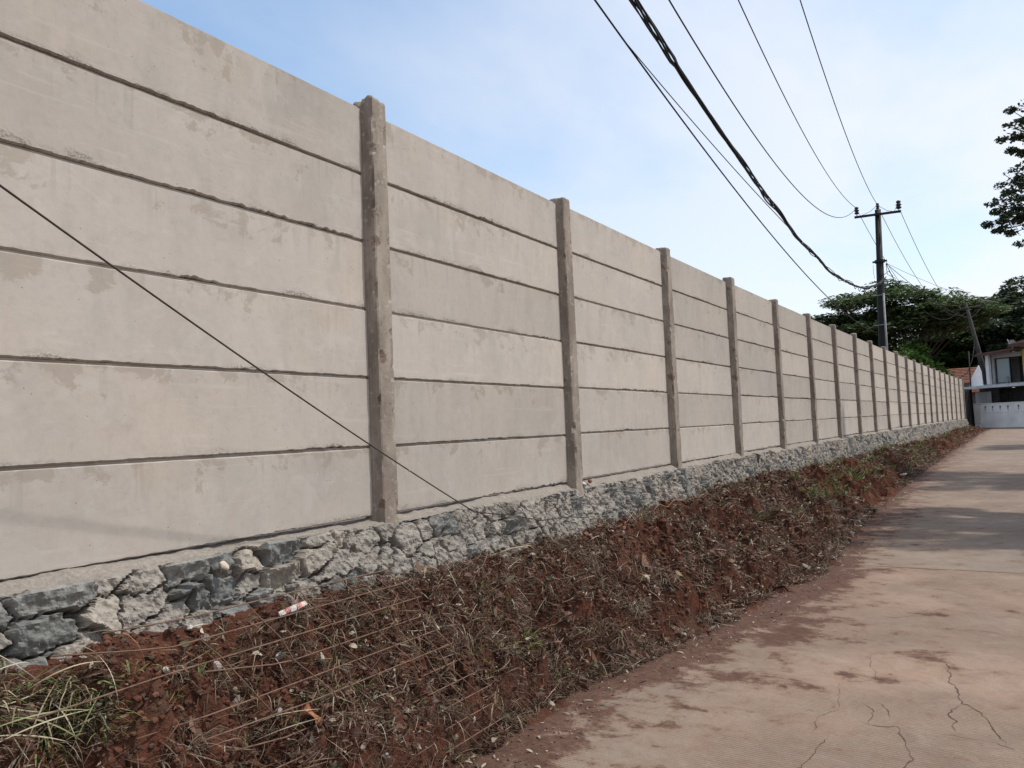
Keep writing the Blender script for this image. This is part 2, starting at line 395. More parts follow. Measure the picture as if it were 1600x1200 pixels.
# ------------------------------------------------------------------ ground and road
def sheet(name, xs, ys, zf, mat, attrs=None, **k):
    X, Y = np.meshgrid(xs, ys, indexing='ij'); Z = zf(X, Y)
    V = np.stack([X, Y, Z], -1).reshape(-1, 3)
    F = gridF(len(xs), len(ys))
    at = {a: f(X, Y).ravel() for a, f in attrs.items()} if attrs else None
    return link(name, mesh(name, V, F, mat, True, at), None, **k)
dirt = simple('bare_ground', (.20, .13, .09), 1, .4, .6, .02, kind='Object')
sheet('ground', np.array([-900, -300, -100, -40, -15, -5, 0, 5, 10, 20, 50, 150, 400, 900]), np.array([-900, -300, -60, -20, -6, 0, 10, 20, 30, 40, 50, 62, 80, 120, 200, 400, 900.]),
      lambda X, Y: zroad(Y)-.05, dirt, kind='structure')
PATCH = [(1.69, 2.48, .16, .26, .5), (1.17, 2.69, .2, .2, .55), (2.2, 2.57, .17, .10, .42), (2.19, 1.81, .10, .09, .55), (2.63, 3.56, .14, .1, .4), (2.58, 2.34, .16, .16, .38),
         (2.03, 1.5, .13, .06, .42), (2.45, 1.78, .13, .10, .5), (1.34, 2.42, .14, .08, .45), (1.03, 1.44, .22, .12, .6), (.99, 1.13, .14, .08, .55), (1.74, 1.48, .16, .06, .42),
         (1.56, 1.46, .06, .03, .55), (1.19, 1.83, .3, .05, .4), (3.13, 3.85, .06, .06, .5), (1.45, 3.2, .3, .35, .35), (1.6, 4.4, .25, .5, .4), (1.45, 4.0, .2, .3, .5), (1.9, 2.9, .3, .2, .25)]
def fdust(X, Y):
    e = np.interp(Y, [-6, -.3, .5, 1.6, 2.8, 5.1, 8.5, 18.6, 29.4, 45.4, 52], [.95, .86, .80, 1.02, 1.24, 1.62, 1.45, 1.75, 2.2, 2.95, 3.4])
    d = X-e
    r = np.interp(d, [-.2, .0, .12, .35, .8, 2, 4], [1.3, 1.05, .82, .52, .32, .23, .15])
    for x, y, a, b, s in PATCH: r = r+s*np.exp(-((X-x)/a)**2-((Y-y)/b)**2)
    r = r+.25*np.exp(-((Y-9.5)/1.5)**2)*np.interp(d, [0, .3, 1.2], [1, .8, 0])
    return r
def fgrey(X, Y):
    return np.exp(-((X-1.15-.1*Y)/.45)**2)*sst(-2, -.5, Y)*sst(3.6, 1.2, Y)*.9+.5*np.exp(-((X-1.5)/.2)**2-((Y-2.9)/.5)**2)
def fz(X, Y):
    return zroad(Y)+.004*fbm(X*.8, Y*.8, 0, 2, 4)+.0025*fbm(X*5, Y*5, 0, 2, 6)
xs1 = np.arange(.2, 5.4, .045); ys1 = np.arange(-3.2, 12.0, .05)
ysB = np.concatenate([np.arange(-14, -3.2, .6), ys1, np.arange(12.0, 30, .2), np.arange(30, 66, .6)])
xsB = np.concatenate([xs1, [5.6, 6, 7.2]])
# the lane follows the bend of the wall at its far end
def shearx(Y): return np.interp(Y, [0, 20, 30, 45, 52, 66], [0, .35, .8, 1.6, 2.0, 3.5])*0
sheet('road', xsB, ysB, fz, ROAD, {'dust': fdust, 'grey': fgrey}, kind='structure')
# paved apron in front of the far gate
sheet('forecourt', np.arange(7.2, 30, 2.), np.arange(30, 66, 2.), lambda X, Y: zroad(Y), simple('worn_concrete', (.38, .30, .24), .95, .25, .8, .005), kind='structure')
CR = {'a': [[2.71, 2.33], [2.75, 2.11], [2.76, 1.92], [2.81, 1.73], [2.82, 1.54], [2.86, 1.52], [2.94, 1.38], [2.98, 1.18], [3.03, 1.03]],
 'b': [[2.81, 1.52], [2.76, 1.41], [2.79, 1.27], [2.8, 1.1]], 'c': [[2.35, 1.05], [2.42, 1.04], [2.47, 1.03], [2.53, 1.06], [2.57, .99], [2.61, .79], [2.63, .7], [2.6, .57], [2.62, .3]],
 'd': [[2.35, 1.32], [2.4, 1.27], [2.41, 1.1], [2.42, 1.04]], 'e': [[2.41, 1.38], [2.45, 1.36], [2.51, 1.16], [2.52, 1.13]],
 'f': [[2.16, 1.69], [2.21, 1.5], [2.25, 1.18], [2.16, 1.05], [2.18, .81]], 'g': [[2.24, .8], [2.24, .62], [2.23, .48], [2.19, .38], [2.0, .2]],
 'h': [[2.27, 2.35], [2.33, 1.99], [2.38, 1.78], [2.24, 1.67]], 'i': [[2.7, 1.05], [2.81, 1.06], [2.97, 1.05], [3.08, .94]], 'j': [[2.23, 3.37], [2.33, 3.33], [2.46, 3.45], [2.55, 3.44]]}
CW = {'a': .010, 'c': .009, 'd': .008, 'e': .008, 'b': .008, 'f': .004, 'g': .006, 'h': .004, 'i': .004, 'j': .006}
V = []; F = []
for key, pl in CR.items():
    pl = np.array(pl); seg = np.r_[0, np.cumsum(np.hypot(*np.diff(pl, axis=0).T))]
    n = max(int(seg[-1]/.012), 4); s = np.linspace(0, seg[-1], n)
    x = np.interp(s, seg, pl[:, 0]); y = np.interp(s, seg, pl[:, 1]); q = ord(key)
    x = x+.022*fbm(s*14, s*0, q, 3, 1); y = y+.022*fbm(s*14, s*0, q, 3, 2)
    tx = np.gradient(x); ty = np.gradient(y); L = np.hypot(tx, ty)+1e-9
    w = CW[key]*.31*(.45+1.1*np.clip(fbm(s*20, s*0, q, 2, 3)+.35, 0, 1.2)); w = w*np.clip(np.minimum(s, s[-1]-s)*12, .1, 1)
    o = len(V)
    for i in range(n):
        for sg in (-1, 1):
            a = x[i]-sg*ty[i]/L[i]*w[i]; b = y[i]+sg*tx[i]/L[i]*w[i]; V.append((a, b, float(fz(np.array(a), np.array(b)))+.0015))
    F += [(o+2*i, o+2*i+1, o+2*i+3, o+2*i+2) for i in range(n-1)]
# slab joint
o = len(V); xj = np.arange(1.35, 5.4, .02)
for x in xj:
    y = 5.45+.006*float(vnoise(x*9, 0)); 
    for sg in (-.5, .5): V.append((x, y+sg*(.016+.008*float(vnoise(x*25, 3))), float(fz(np.array(x), np.array(y)))+.0015))
F += [(o+2*i, o+2*i+1, o+2*i+3, o+2*i+2) for i in range(len(xj)-1)]
link('road_cracks', mesh('road_cracks', V, F, CRACK), None, kind='structure')
# ------------------------------------------------------------------ precast wall
wall = empty('precast_wall', (0, 0, 0), label='long grey precast concrete panel wall standing on a rubble stone base', cat='wall')
def panel_mesh(name, L, nx, nz, seed):
    zs = np.linspace(.006, .384, nz)
    prof = [(.05, 0), (.010, 0.0)]+[(0, z) for z in zs]+[(.017, .391), (.017, .3995), (.05, .3995)]
    nf = len(prof); xs = np.linspace(0, L, nx+1)
    P = np.zeros((nx+1, nf, 3))
    for j, (y, z) in enumerate(prof):
        P[:, j, 0] = xs; P[:, j, 1] = y; P[:, j, 2] = z
        if 2 <= j < 2+nz: P[:, j, 1] += .0022*fbm(xs*1.3, xs*0+z*1.3, seed, 3, seed)+.0007*fbm(xs*9, xs*0+z*9, seed, 2, seed)
        if j in (1, 2, 3):
            jag = fbm(xs*16, xs*0, seed+.5, 4, seed+3, .7); chip = np.clip(vnoise(xs*2.3, xs*0, seed, 8), 0, 1)
            P[:, j, 2] += np.clip(jag*.006+chip*.016*(fbm(xs*30, xs*0, 2, 3, 5)+.3), -.001, .02)*(1 if j < 3 else .6)
        if j == 2+nz-1: P[:, j, 2] += .0025*fbm(xs*10, xs*0, seed, 3, seed+9)
    F = gridF(nx+1, nf)
    F2 = np.array([(i*nf, (i)*nf+nf-1, (i+1)*nf+nf-1, (i+1)*nf) for i in range(nx)])
    me = mesh(name, P.reshape(-1, 3), np.r_[F[:, ::-1], F2], PANEL)
    return me
pan_near = [panel_mesh('panel', 2.45, 160, 14, k) for k in range(6)]
pan_far = [panel_mesh('panel', 2.45, 24, 4, k+20) for k in range(3)]
def bay(i):
    if i < 0: return Vector((0, -2.45, -.0)), Vector((0, 0, 0))
    a = Vector(PATH[i]); b = Vector(PATH[i+1]); return a, b
stuffV = []; stuffF = []; farme = pan_far[0]
fv = np.array([v.co[:] for v in farme.vertices]); ff = np.array([p.vertices[:] for p in farme.polygons])
for i in range(-1, 21):
    a, b = bay(i); d = b-a; ang = math.atan2(d.y, d.x); slope = d.z/d.length
    for k in range(6):
        zz = a.z+.4*k+.001
        jy = random.uniform(-.005, .004); jz = random.uniform(-.0006, .0006)
        if i < 15:
            me = pan_near[(k*5+i*2+3) % 6] if i < 3 else pan_far[(k+i) % 3]
            o = link('panel', me, wall); o.location = (a.x, a.y, zz+jz); o.rotation_euler = (random.uniform(-.003, .003), 0, ang)
            o.location += Vector((-math.sin(ang), math.cos(ang), 0))*(jy+.004)
            if me in pan_near and (k+i) % 2 == 0: pass
        else:
            M = Matrix.Translation((a.x, a.y, zz)) @ Matrix.Rotation(ang, 4, 'Z')
            R_ = np.array(M.to_3x3()); t_ = np.array(M.translation); sc = np.array([d.length/2.45, 1, 1])
            stuffF.append(ff+len(fv)*len(stuffV)); stuffV.append((fv*sc) @ R_.T+t_)
me = mesh('panel', np.concatenate(stuffV), np.concatenate(stuffF), PANEL)
link('panel', me, wall, kind='stuff', label='far panels of the wall seen edge on')
def post_mesh(seed, broken=False, nz=110):
    sec = [(-.085, .055), (-.085, .004), (-.082, -.012), (-.075, -.016), (-.070, -.045), (-.066, -.064), (-.058, -.070), (-.03, -.070), (0, -.070), (.03, -.070), (.058, -.070), (.066, -.064), (.070, -.045), (.075, -.016), (.082, -.012), (.085, .004), (.085, .055)]
    H = 2.45; zs = np.r_[np.linspace(-.12, H-.02, nz), H-.008, H]
    V = []; n = len(sec)
    for iz, z in enumerate(zs):
        s = 1 if iz < nz else (.96 if iz == nz else .86)
        for j, (x, y) in enumerate(sec):
            dx = .0022*float(fbm(z*6., j*.7, seed, 3, seed)); dy = .0022*float(fbm(z*6., j*.7+9, seed, 3, seed))
            if j in (5, 6, 10, 11): 
                c = max(0, float(vnoise(z*15, j*3.1, seed, 4))-.35)*.035; dy += c; dx += (c if x < 0 else -c)
            zz = z
            if iz >= nz-3:
                zz = z+.006*float(vnoise(x*40, y*40, seed, 2))
                if broken and y > 0: zz -= .035
                if broken: zz += .035*float(fbm(x*22, y*22, 3, 2, 9))-.02*(x > .02)+.01; 
            V.append((x*s+dx, (y-.0)*s+dy if iz >= nz else y+dy, zz))
    m = len(zs); F = []
    for i in range(m-1):
        for j in range(n): F.append((i*n+j, i*n+(j+1) % n, (i+1)*n+(j+1) % n, (i+1)*n+j))
    # top cap as fan with a domed centre
    c = len(V); cz = sum(V[(m-1)*n+j][2] for j in range(n))/n; V.append((0, -.02, cz+.012))
    for j in range(n): F.append(((m-1)*n+j, (m-1)*n+(j+1) % n, c))
    return mesh('post', V, F, POST)
posts = [post_mesh(1, True), post_mesh(2), post_mesh(3), post_mesh(4)]
for i in range(-1, 22):
    if i < 0: p = Vector((0, -2.45, 0)); ang = math.pi/2
    else:
        p = Vector(PATH[i]); a, b = bay(min(i, 20)); ang = math.atan2((b-a).y, (b-a).x)
    o = link('post', posts[0] if i == 0 else posts[1+(i % 3)], wall)
    t = Vector((math.cos(ang), math.sin(ang), 0)); o.location = p+t*.078; o.rotation_euler = (random.uniform(-.004, .004), random.uniform(-.005, .005), ang)
    if i == 0: o['label'] = 'nearest post with a broken, chipped top'
    elif i > 0: o.location.z += random.uniform(-.02, .005)
# ------------------------------------------------------------------ rubble stone base under the wall
def plinth_patch(s0, s1, ds, dv):
    ss = np.arange(s0, s1+ds*.5, ds)
    lens = .26+.62     # ledge run + face run
    vs = np.arange(0, lens, dv)
    S, Vv = np.meshgrid(ss, vs, indexing='ij')
    ledge = .075+.045*fbm(S*1.6, S*0, 0, 2, 61)
    # profile: ledge from o=-.08 to `ledge`, then battered face
    t1 = np.clip(Vv/.24, 0, 1); t2 = np.clip(Vv-.24, 0, None)
    o = -.08+(ledge+.08)*t1+t2*.22
    gap = np.interp(S, [-6, -2, 0, 51], [.0, .0, -.014, .0])
    z = np.interp(S, PS[1:], np.r_[0, [p[2] for p in PATH]])-.001-.055*sst(.3, 1, t1)-t2*.975+gap
    # mortar fillet against the panels, broken in places
    fil = sst(.2, .7, vnoise(S*.9, S*0, 2, 15)+.45); z = z+.02*fil*np.exp(-((o-.03)/.04)**2)
    face = sst(.85, 1.0, t1)
    rough = fbm(S*18, Vv*18, 0, 4, 71, .6)
    # stones
    tilt = np.interp(S, [-3, .5, 3, 52], [.45, .1, -.9, -.9])
    sx = np.interp(S, [-3, -.4, 1, 6, 52], [3.6, 4.2, 5.5, 7, 6]); sy = np.interp(S, [-3, -.4, 1, 6, 52], [9.5, 9.0, 7.0, 5.0, 5])
    U0 = np.cumsum(np.interp(ss, [-3, -.4, 1, 6, 52], [5.2, 5.6, 7, 8, 7])*ds)[:, None]+S*0
    wx = .5*fbm(S*7, Vv*7, 0, 4, 81, .6); wy = .5*fbm(S*7, Vv*7, 7, 4, 83, .6)
    u = U0+wx+tilt*Vv*2.2; v = Vv*sy+wy+tilt*-.0
    f1, f2, ca, cb_, ox, oy = vor(u, v, 12)
    e = f2-f1
    expo = np.interp(S, [-3, -1.0, -.45, .2, 1.2, 6, 52], [.78, .70, .42, .22, .24, .20, .18])
    isst = (ca < expo)*face
    dome = sst(0.02, .22, e)
    mort = np.interp(S, [-3, -.6, 0, 1.4, 52], [.0, .1, .8, .45, .4])
    h = isst*(.012+.040*cb_)*dome+isst*dome*(ox*(cb_-.5)*.10+oy*(ca*2-.8)*.10)
    h = h+(1-isst)*face*(.010+.018*mort+.012*rough)
    patch = sst(-.15, .35, vnoise(S*5, Vv*7, 0, 5)+.3*vnoise(S*17, Vv*17, 0, 6))
    crack = face*np.exp(-(e/.06)**2)*np.clip(1-np.clip(mort*1.25, .35, 1)*(1-patch), 0, 1)
    h = h-crack*.075*(.5+cb_)
    # slanting trowel / drip gouges on the mortared part
    gr = fbm((S+Vv*.45)*26, Vv*4.5, 0, 3, 44, .6)
    gs = np.interp(S, [-3, -.6, .5, 2, 52], [0, .1, .5, 1, 1])
    gz = sst(.12, .42, fbm((S+Vv*.5)*16, Vv*5, 3, 4, 47, .65))*sst(-.3, .3, vnoise(S*2.6, Vv*3, 0, 48))
    crack = np.maximum(crack, gz*gs*face*.9); h = h-face*gs*gz*.05
    h = h+face*gs*(.022*np.clip(gr, -1, .35)+.02*fbm(S*9, Vv*6, 0, 3, 46))
    h = h+face*(.012*rough+.010*fbm(S*42, Vv*42, 0, 2, 72))+(1-face)*(.010*fbm(S*10, o*10, 0, 4, 33, .6)+.006*rough)*sst(0, .3, t1)
    lip = sst(.6, 1., t1)*np.exp(-(t2/.07)**2); h = h+lip*(.030*fbm(S*6, Vv*3, 0, 4, 52, .6))
    nx_ = .35*(1-face)+.975*face; nzv = (1-face)*.94+.22*face
    o = o+h*nx_; z = z+h*nzv
    x, y = PXY(S, o)
    P = np.stack([x, y, z], -1).reshape(-1, 3)
    # albedo
    q = rough
    stone = np.array([.155, .160, .153]); stone2 = np.array([.25, .245, .225]); stone3 = np.array([.32, .285, .24])
    k = cb_[..., None]
    cs = stone*(1-k)+stone2*k; pick = (h3(np.floor(ca*977), np.floor(cb_*977), ca*0) > .82)[..., None]; cs = np.where(pick, stone3, cs)
    cs = cs*(1+.25*q[..., None])
    cm = np.array([.275, .25, .218])*(1+.18*q[..., None])*(1-.18*sst(0, .5, fbm(S*3, Vv*3, 0, 3, 14))[..., None])
    cl = np.array([.245, .215, .185])*(1+.12*q[..., None])
    m_ = isst[..., None]*sst(.03, .10, e)[..., None]*(1-.9*(sst(.1, .5, fbm(S*5, Vv*5, 3, 4, 19))*mort)[..., None])
    c = cm*(1-m_)+cs*m_; c = c*(face[..., None])+cl*(1-face[..., None])
    c = c*(1-.60*(crack*sst(-.1, .3, rough+.2))[..., None])+np.array([.05, .035, .025])*(.60*(crack*sst(-.1, .3, rough+.2))[..., None])
    low = sst(.38, .52, t2+.05*q)[..., None]*.6
    c = c*(1-low)+np.array([.2, .12, .085])*low
    tint = (sst(.2, .6, fbm(S*2.2, Vv*3, 5, 4, 27))*.35)[..., None]; c = c*(1-tint)+np.array([.40, .31, .23])*tint
    return P, gridF(len(ss), len(vs)), c.reshape(-1, 3)
VV = []; FF = []; CC = []; off = 0
for a in ((-3.2, 2.0, .0075, .0085), (2.0, 8.0, .013, .013), (8.0, 20., .025, .025), (20, 51.15, .05, .04)):
    P, F_, C_ = plinth_patch(*a); VV.append(P); FF.append(F_+off); CC.append(C_); off += len(P)
# end face of the base at the far end
base = empty('rubble_footing', (0, 0, 0), label='low rubble stone and mortar base running under the precast wall', cat='stone wall')
link('masonry', mesh('masonry', np.concatenate(VV), np.concatenate(FF), STONE, False, {'Col': np.concatenate(CC)}), base)
mb = MB(); x0, y0 = PXY(51.1, -.25); x1, y1 = PXY(51.1, .1); x2, y2 = PXY(51.6, .12); x3, y3 = PXY(51.6, -.25)
b2 = PXY(51.1, .24); b3 = PXY(51.9, .26); b4 = PXY(51.9, -.25)
mb.add([(x0, y0, 0.01), (x1, y1, -.03), (x2, y2, -.03), (x3, y3, .01), (x0, y0, -.9), (b2[0], b2[1], -.9), (b3[0], b3[1], -.9), (b4[0], b4[1], -.9)], [(0, 1, 2, 3), (1, 5, 6, 2), (2, 6, 7, 3), (0, 4, 5, 1), (3, 7, 4, 0), (4, 7, 6, 5)])
mb.build('end_block', simple('mortar_end', (.38, .33, .28), .95, .35, 6, .02), base)
# ------------------------------------------------------------------ soil bank
def bank_patch(s0, s1, ds, do):
    ss = np.arange(s0, s1+ds*.5, ds); os_ = np.arange(.10, 1.75, do)
    S, O = np.meshgrid(ss, os_, indexing='ij'); Z = bankz(S, O); x, y = PXY(S, O)
    # sideways jitter so that clods overhang a little
    x = x+.012*fbm(x*16, y*16, 1, 2, 7); y = y+.012*fbm(x*16, y*16, 2, 2, 7)
    return np.stack([x, y, Z], -1).reshape(-1, 3), gridF(len(ss), len(os_))
VV = []; FF = []; off = 0
for a in ((-3.4, 4.0, .016, .016), (4.0, 12.0, .03, .03), (12, 30, .06, .05), (30, 53.5, .12, .08)):
    P, F_ = bank_patch(*a); VV.append(P); FF.append(F_+off); off += len(P)
link('soil_bank', mesh('soil_bank', np.concatenate(VV), np.concatenate(FF), SOIL, False), None, kind='structure')
# ------------------------------------------------------------------ litter on the bank (uncountable)
def bank_normal(s, o):
    e = .03; z0 = bankz(s, o, False); zs = (bankz(s+e, o, False)-z0)/e; zo = (bankz(s, o+e, False)-z0)/e
    # tangent frame: s-> +y, o-> +x
    n = np.stack([-zo, -zs, np.ones_like(z0)], -1); return n/np.linalg.norm(n, axis=1)[:, None]
def sample_bank(n, s0, s1, o0=.14, o1=1.15, seed=0, spill=0.0):
    r = np.random.default_rng(seed)
    s = s0+(s1-s0)*r.random(n); t = o0+(o1-o0)*r.random(n)**(1+spill*0); o = .24+(toe(s)-.24)*(t-.24)/(1.0-.24)
    return s, o
def on_bank(s, o):
    x, y = PXY(s, o); z = np.maximum(bankz(s, o), zroad(y)+.004); return np.stack([x, y, z], -1)
def unit(v): return v/(np.linalg.norm(v, axis=-1, keepdims=True)+1e-9)
def strips(P0, dirv, nrm, L, w, col, bend, seg=3):
    """curved flat ribbons; all arrays per item"""
    n = len(P0); side = unit(np.cross(dirv, nrm)); V = np.zeros((n, seg+1, 2, 3))
    for k in range(seg+1):
        t = k/seg; c = P0+dirv*(L*(t-.5))[:, None]+nrm*(bend*(1-(2*t-1)**2)*L)[:, None]
        ww = (w*(1-.75*abs(2*t-1)**2))[:, None]*.5
        V[:, k, 0] = c-side*ww; V[:, k, 1] = c+side*ww
    base = (np.arange(n)*(seg+1)*2)[:, None]
    F = np.concatenate([np.stack([base[:, 0]+2*k, base[:, 0]+2*k+1, base[:, 0]+2*k+3, base[:, 0]+2*k+2], -1) for k in range(seg)])
    C = np.repeat(col, (seg+1)*2, axis=0)
    return V.reshape(-1, 3), F, C
def scatter_strips(name, n, s0, s1, Lr, wr, pal, pw, lift, seed, o0=.13, o1=1.1, bend=.12, flat=.6, label='', cat='', seg=3, toss=False):
    r = np.random.default_rng(seed); s, o = sample_bank(n, s0, s1, o0, o1, seed)
    # clump: keep where noise is high
    x, y = PXY(s, o); zq = bankz(s, o, False); keep = .9*fbm(x*2.6, y*2.6, zq*2.6, 4, 300)+.9*fbm(x*6, y*6, zq*6, 3, 17)+.8*r.random(n) > .26; s = s[keep]; o = o[keep]; n = len(s)
    P = on_bank(s, o); N = bank_normal(s, o); d = r.normal(size=(n, 3)); d[:, 2] *= 1-flat; d = unit(d-N*(d*N).sum(1)[:, None]*flat*1.1)
    L = Lr[0]+(Lr[1]-Lr[0])*r.random(n)**2.2; w = wr[0]+(wr[1]-wr[0])*r.random(n)
    col = np.array(pal)[r.choice(len(pal), n, p=np.array(pw)/sum(pw))]*(.7+.6*r.random(n))[:, None]
    P = P+N*(lift*r.random(n)+.004)[:, None]
    Nn = unit(N+r.normal(size=(n, 3))*.5); Nn = unit(Nn-d*(Nn*d).sum(1)[:, None])
    return strips(P, d, Nn, L, w, col, bend*(r.random(n)*2-.6), seg)
straw = [(.23, .17, .11), (.115, .072, .045), (.08, .042, .027), (.055, .030, .021), (.36, .31, .235), (.065, .055, .028)]
def join(parts):
    V = []; F = []; C = []; o = 0
    for a, b, c in parts: V.append(a); F.append(b+o); C.append(c); o += len(a)
    return np.concatenate(V), np.concatenate(F), np.concatenate(C)
def put(name, parts, mat, **k):
    V_, F_, C_ = join(parts); return link(name, mesh(name, V_, F_, mat, False, {'Col': C_}), None, **k)
put('dry_stems', [scatter_strips('a', 24000, -3.0, 2, (.02, .16), (.0018, .0045), straw, [1.2, 3, 3, 2.8, .35, .9], .045, 3, flat=.45),
                  scatter_strips('a', 19000, 1.2, 8, (.03, .20), (.0025, .006), straw, [1.8, 3, 3, 2.5, .5, .9], .06, 4, flat=.4),
                  scatter_strips('b', 13000, 8, 24, (.05, .28), (.005, .011), straw, [1.6, 3, 3, 2.5, .5, 1.2], .08, 5, flat=.4),
                  scatter_strips('c', 4500, 24, 51, (.08, .30), (.008, .018), straw, [2, 3, 3, 2, .6, .8], .05, 6),
                  scatter_strips('r', 1500, -2.6, 3, (.10, .32), (.002, .004), straw, [1, 2, 3, 2.5, .6, .3], .06, 41, bend=.45, flat=.3, seg=7),
                  scatter_strips('r', 1300, 2.5, 9, (.12, .40), (.003, .006), straw, [1, 2, 3, 2.5, .6, .3], .08, 42, bend=.45, flat=.3, seg=7)],
    LITTER, label='dry cut stems and straw scattered over the red soil bank', cat='dry stems', kind='stuff')
brown = [(.095, .044, .028), (.14, .076, .048), (.06, .031, .021), (.34, .28, .21), (.26, .22, .18), (.06, .065, .03)]
put('leaf_litter', [scatter_strips('a', 11000, -3.0, 2, (.010, .045), (.007, .018), brown, [3, 2, 3, .45, .35, 1.2], .03, 13, bend=.25, flat=.35),
                    scatter_strips('a', 14000, 1.6, 8, (.015, .055), (.009, .024), brown, [3, 2, 2, .8, .6, 1], .03, 14, bend=.25, flat=.35),
                    scatter_strips('b', 6000, 8, 24, (.03, .10), (.02, .05), brown, [3, 2, 2, .6, .4, 2.2], .04, 15, bend=.25, flat=.35),
                    scatter_strips('c', 1200, 24, 51, (.05, .12), (.04, .07), brown, [3, 2, 2, .5, .3, 2], .04, 16, bend=.25, flat=.35),
                  scatter_strips('r', 700, -2.6, 3, (.04, .10), (.015, .035), brown, [2, 2, 2, .45, .4, 1], .05, 43, bend=.35, flat=.3, seg=4),
                  scatter_strips('r', 900, 2.5, 9, (.05, .12), (.02, .04), brown, [2, 2, 2, .5, .4, 1], .06, 44, bend=.35, flat=.3, seg=4)],
    LITTER, label='curled dead leaves lying on the soil bank', cat='leaf litter', kind='stuff')
# low green weeds: tufts
def tuft(r, cx, n, L, wd, cols, spread, up=.75, droop=.3):
    P0 = []; d = []; 
    a = r.random(n)*2*math.pi; el = up+(.5-r.random(n))*.7
    dv = np.stack([np.cos(a)*np.cos(el), np.sin(a)*np.cos(el), np.sin(el)], -1)
    P = np.array(cx)+np.stack([np.cos(a), np.sin(a), a*0], -1)*(spread*r.random(n))[:, None]
    Ls = L*(.5+.6*r.random(n)); c = P+dv*(Ls*.5)[:, None]
    N = unit(np.cross(np.cross(dv, np.array([0, 0, 1.])), dv))
    col = np.array(cols)[r.integers(0, len(cols), n)]*(.7+.5*r.random(n))[:, None]
    return strips(c, dv, N, Ls, wd*(.6+.7*r.random(n)), col, droop*r.random(n), 4)
def pos(s, o): return on_bank(np.array([s]), np.array([o]))[0]
r = np.random.default_rng(5)
green = [(.10, .15, .035), (.16, .19, .06), (.20, .19, .08), (.07, .11, .03)]
tufts = []
for k in range(46):
    s = -2.4+1.5*r.random(); o = .28+.3*r.random(); tufts.append(tuft(r, pos(s, o), 9, .07, .006, green, .05, .5))
for (s, o, n, L) in [(-.75, .45, 60, .08), (-.35, .36, 50, .07), (-.9, .55, 40, .08), (-.15, .5, 40, .08), (.3, .52, 60, .10), (.55, .42, 50, .09), (.15, .62, 40, .08), (2.2, .5, 40, .12), (.75, .62, 60, .10), (5.2, .8, 90, .22), (5.6, .9, 80, .2), (1.2, .72, 40, .1)]:
    for q in range(5): tufts.append(tuft(r, pos(s+r.normal()*.1, o+r.normal()*.06), n//6, L, .006, green, .06, .45))
for k in range(170):
    s = 6+18*r.random()**.8; o = .35+.7*r.random(); tufts.append(tuft(r, pos(s, o), 8, .2, .02, green+[(.05, .08, .025)], .09, .6))
for k in range(60):
    s = 22+28*r.random(); o = .35+.6*r.random(); tufts.append(tuft(r, pos(s, o), 6, .25, .03, green+[(.16, .12, .06)], .09, .6))
clumps = []; rc = np.random.default_rng(63); dry = [(.20, .15, .10), (.11, .07, .045), (.07, .042, .03), (.27, .22, .155), (.06, .055, .03)]
for k in range(150):
    s_ = -2.2+4.4*rc.random() if k < 60 else 1.4+8*rc.random()**1.2
    t_ = rc.random(); o_ = .26+(float(toe(s_))-.30)*t_; big = rc.random()**2
    for q in range(1+int(big*3)):
        p_ = pos(s_+rc.normal()*.05, o_+rc.normal()*.03)
        clumps.append(tuft(rc, p_+np.array([.02, 0, .01]), int(10+22*big), .07+.11*big, .0035, dry, .04+.03*big, rc.uniform(-.5, .5), .5))
put('root_clumps', clumps, LITTER, label='matted clumps of dry roots and uprooted weeds lumped on the bank', cat='dry weeds', kind='stuff')
put('low_weeds', tufts, LEAF, label='short green and yellowing weeds growing through the litter', cat='weeds', kind='stuff')
# soil clods and pebbles: faceted lumps
ico = [(0, 0, 1), (.894, 0, .447), (.276, .851, .447), (-.724, .526, .447), (-.724, -.526, .447), (.276, -.851, .447), (.724, .526, -.447), (-.276, .851, -.447), (-.894, 0, -.447), (-.276, -.851, -.447), (.724, -.526, -.447), (0, 0, -1)]
icf = [(0, 1, 2), (0, 2, 3), (0, 3, 4), (0, 4, 5), (0, 5, 1), (1, 6, 2), (2, 7, 3), (3, 8, 4), (4, 9, 5), (5, 10, 1), (6, 7, 2), (7, 8, 3), (8, 9, 4), (9, 10, 5), (10, 6, 1), (11, 7, 6), (11, 8, 7), (11, 9, 8), (11, 10, 9), (11, 6, 10)]
def lumps(P, size, cols, r, squash=.7):
    n = len(P); I = np.array(ico); V = I[None]*(1+.35*(r.random((n, 12, 1))-.5))*size[:, None, None]; V[:, :, 2] *= squash
    V[:, :, 0] *= (.7+.7*r.random(n))[:, None]; V = V+P[:, None, :]
    F = (np.array(icf)[None]+(np.arange(n)*12)[:, None, None]).reshape(-1, 3)
    return V.reshape(-1, 3), F, np.repeat(cols, 12, axis=0)
parts = []
for (n, s0, s1, a, b, o1) in ((26000, -3.0, 2.5, .002, .017, 1.04), (15000, 2.5, 9, .003, .026, 1.05), (3000, 9, 30, .008, .04, 1.08), (600, 30, 51, .02, .07, 1.2)):
    s, o = sample_bank(n, s0, s1, .14, o1, int(s0*7)+99); P = on_bank(s, o); sz = a+(b-a)*r.random(n)**3.2*np.where(o > toe(s)*.9, .4, 1)
    col = np.array([(.105, .040, .024), (.07, .029, .019), (.125, .056, .034), (.085, .052, .036)])[r.integers(0, 4, n)]*(.8+.4*r.random(n))[:, None]
    parts.append(lumps(P, sz, col, r))
SOILV = mat_vcol('soil_lumps', 1, 120, .5, .003)
put('soil_clods', parts, SOILV, label='crumbled red soil clods along the bank and its foot', cat='soil clods', kind='stuff')
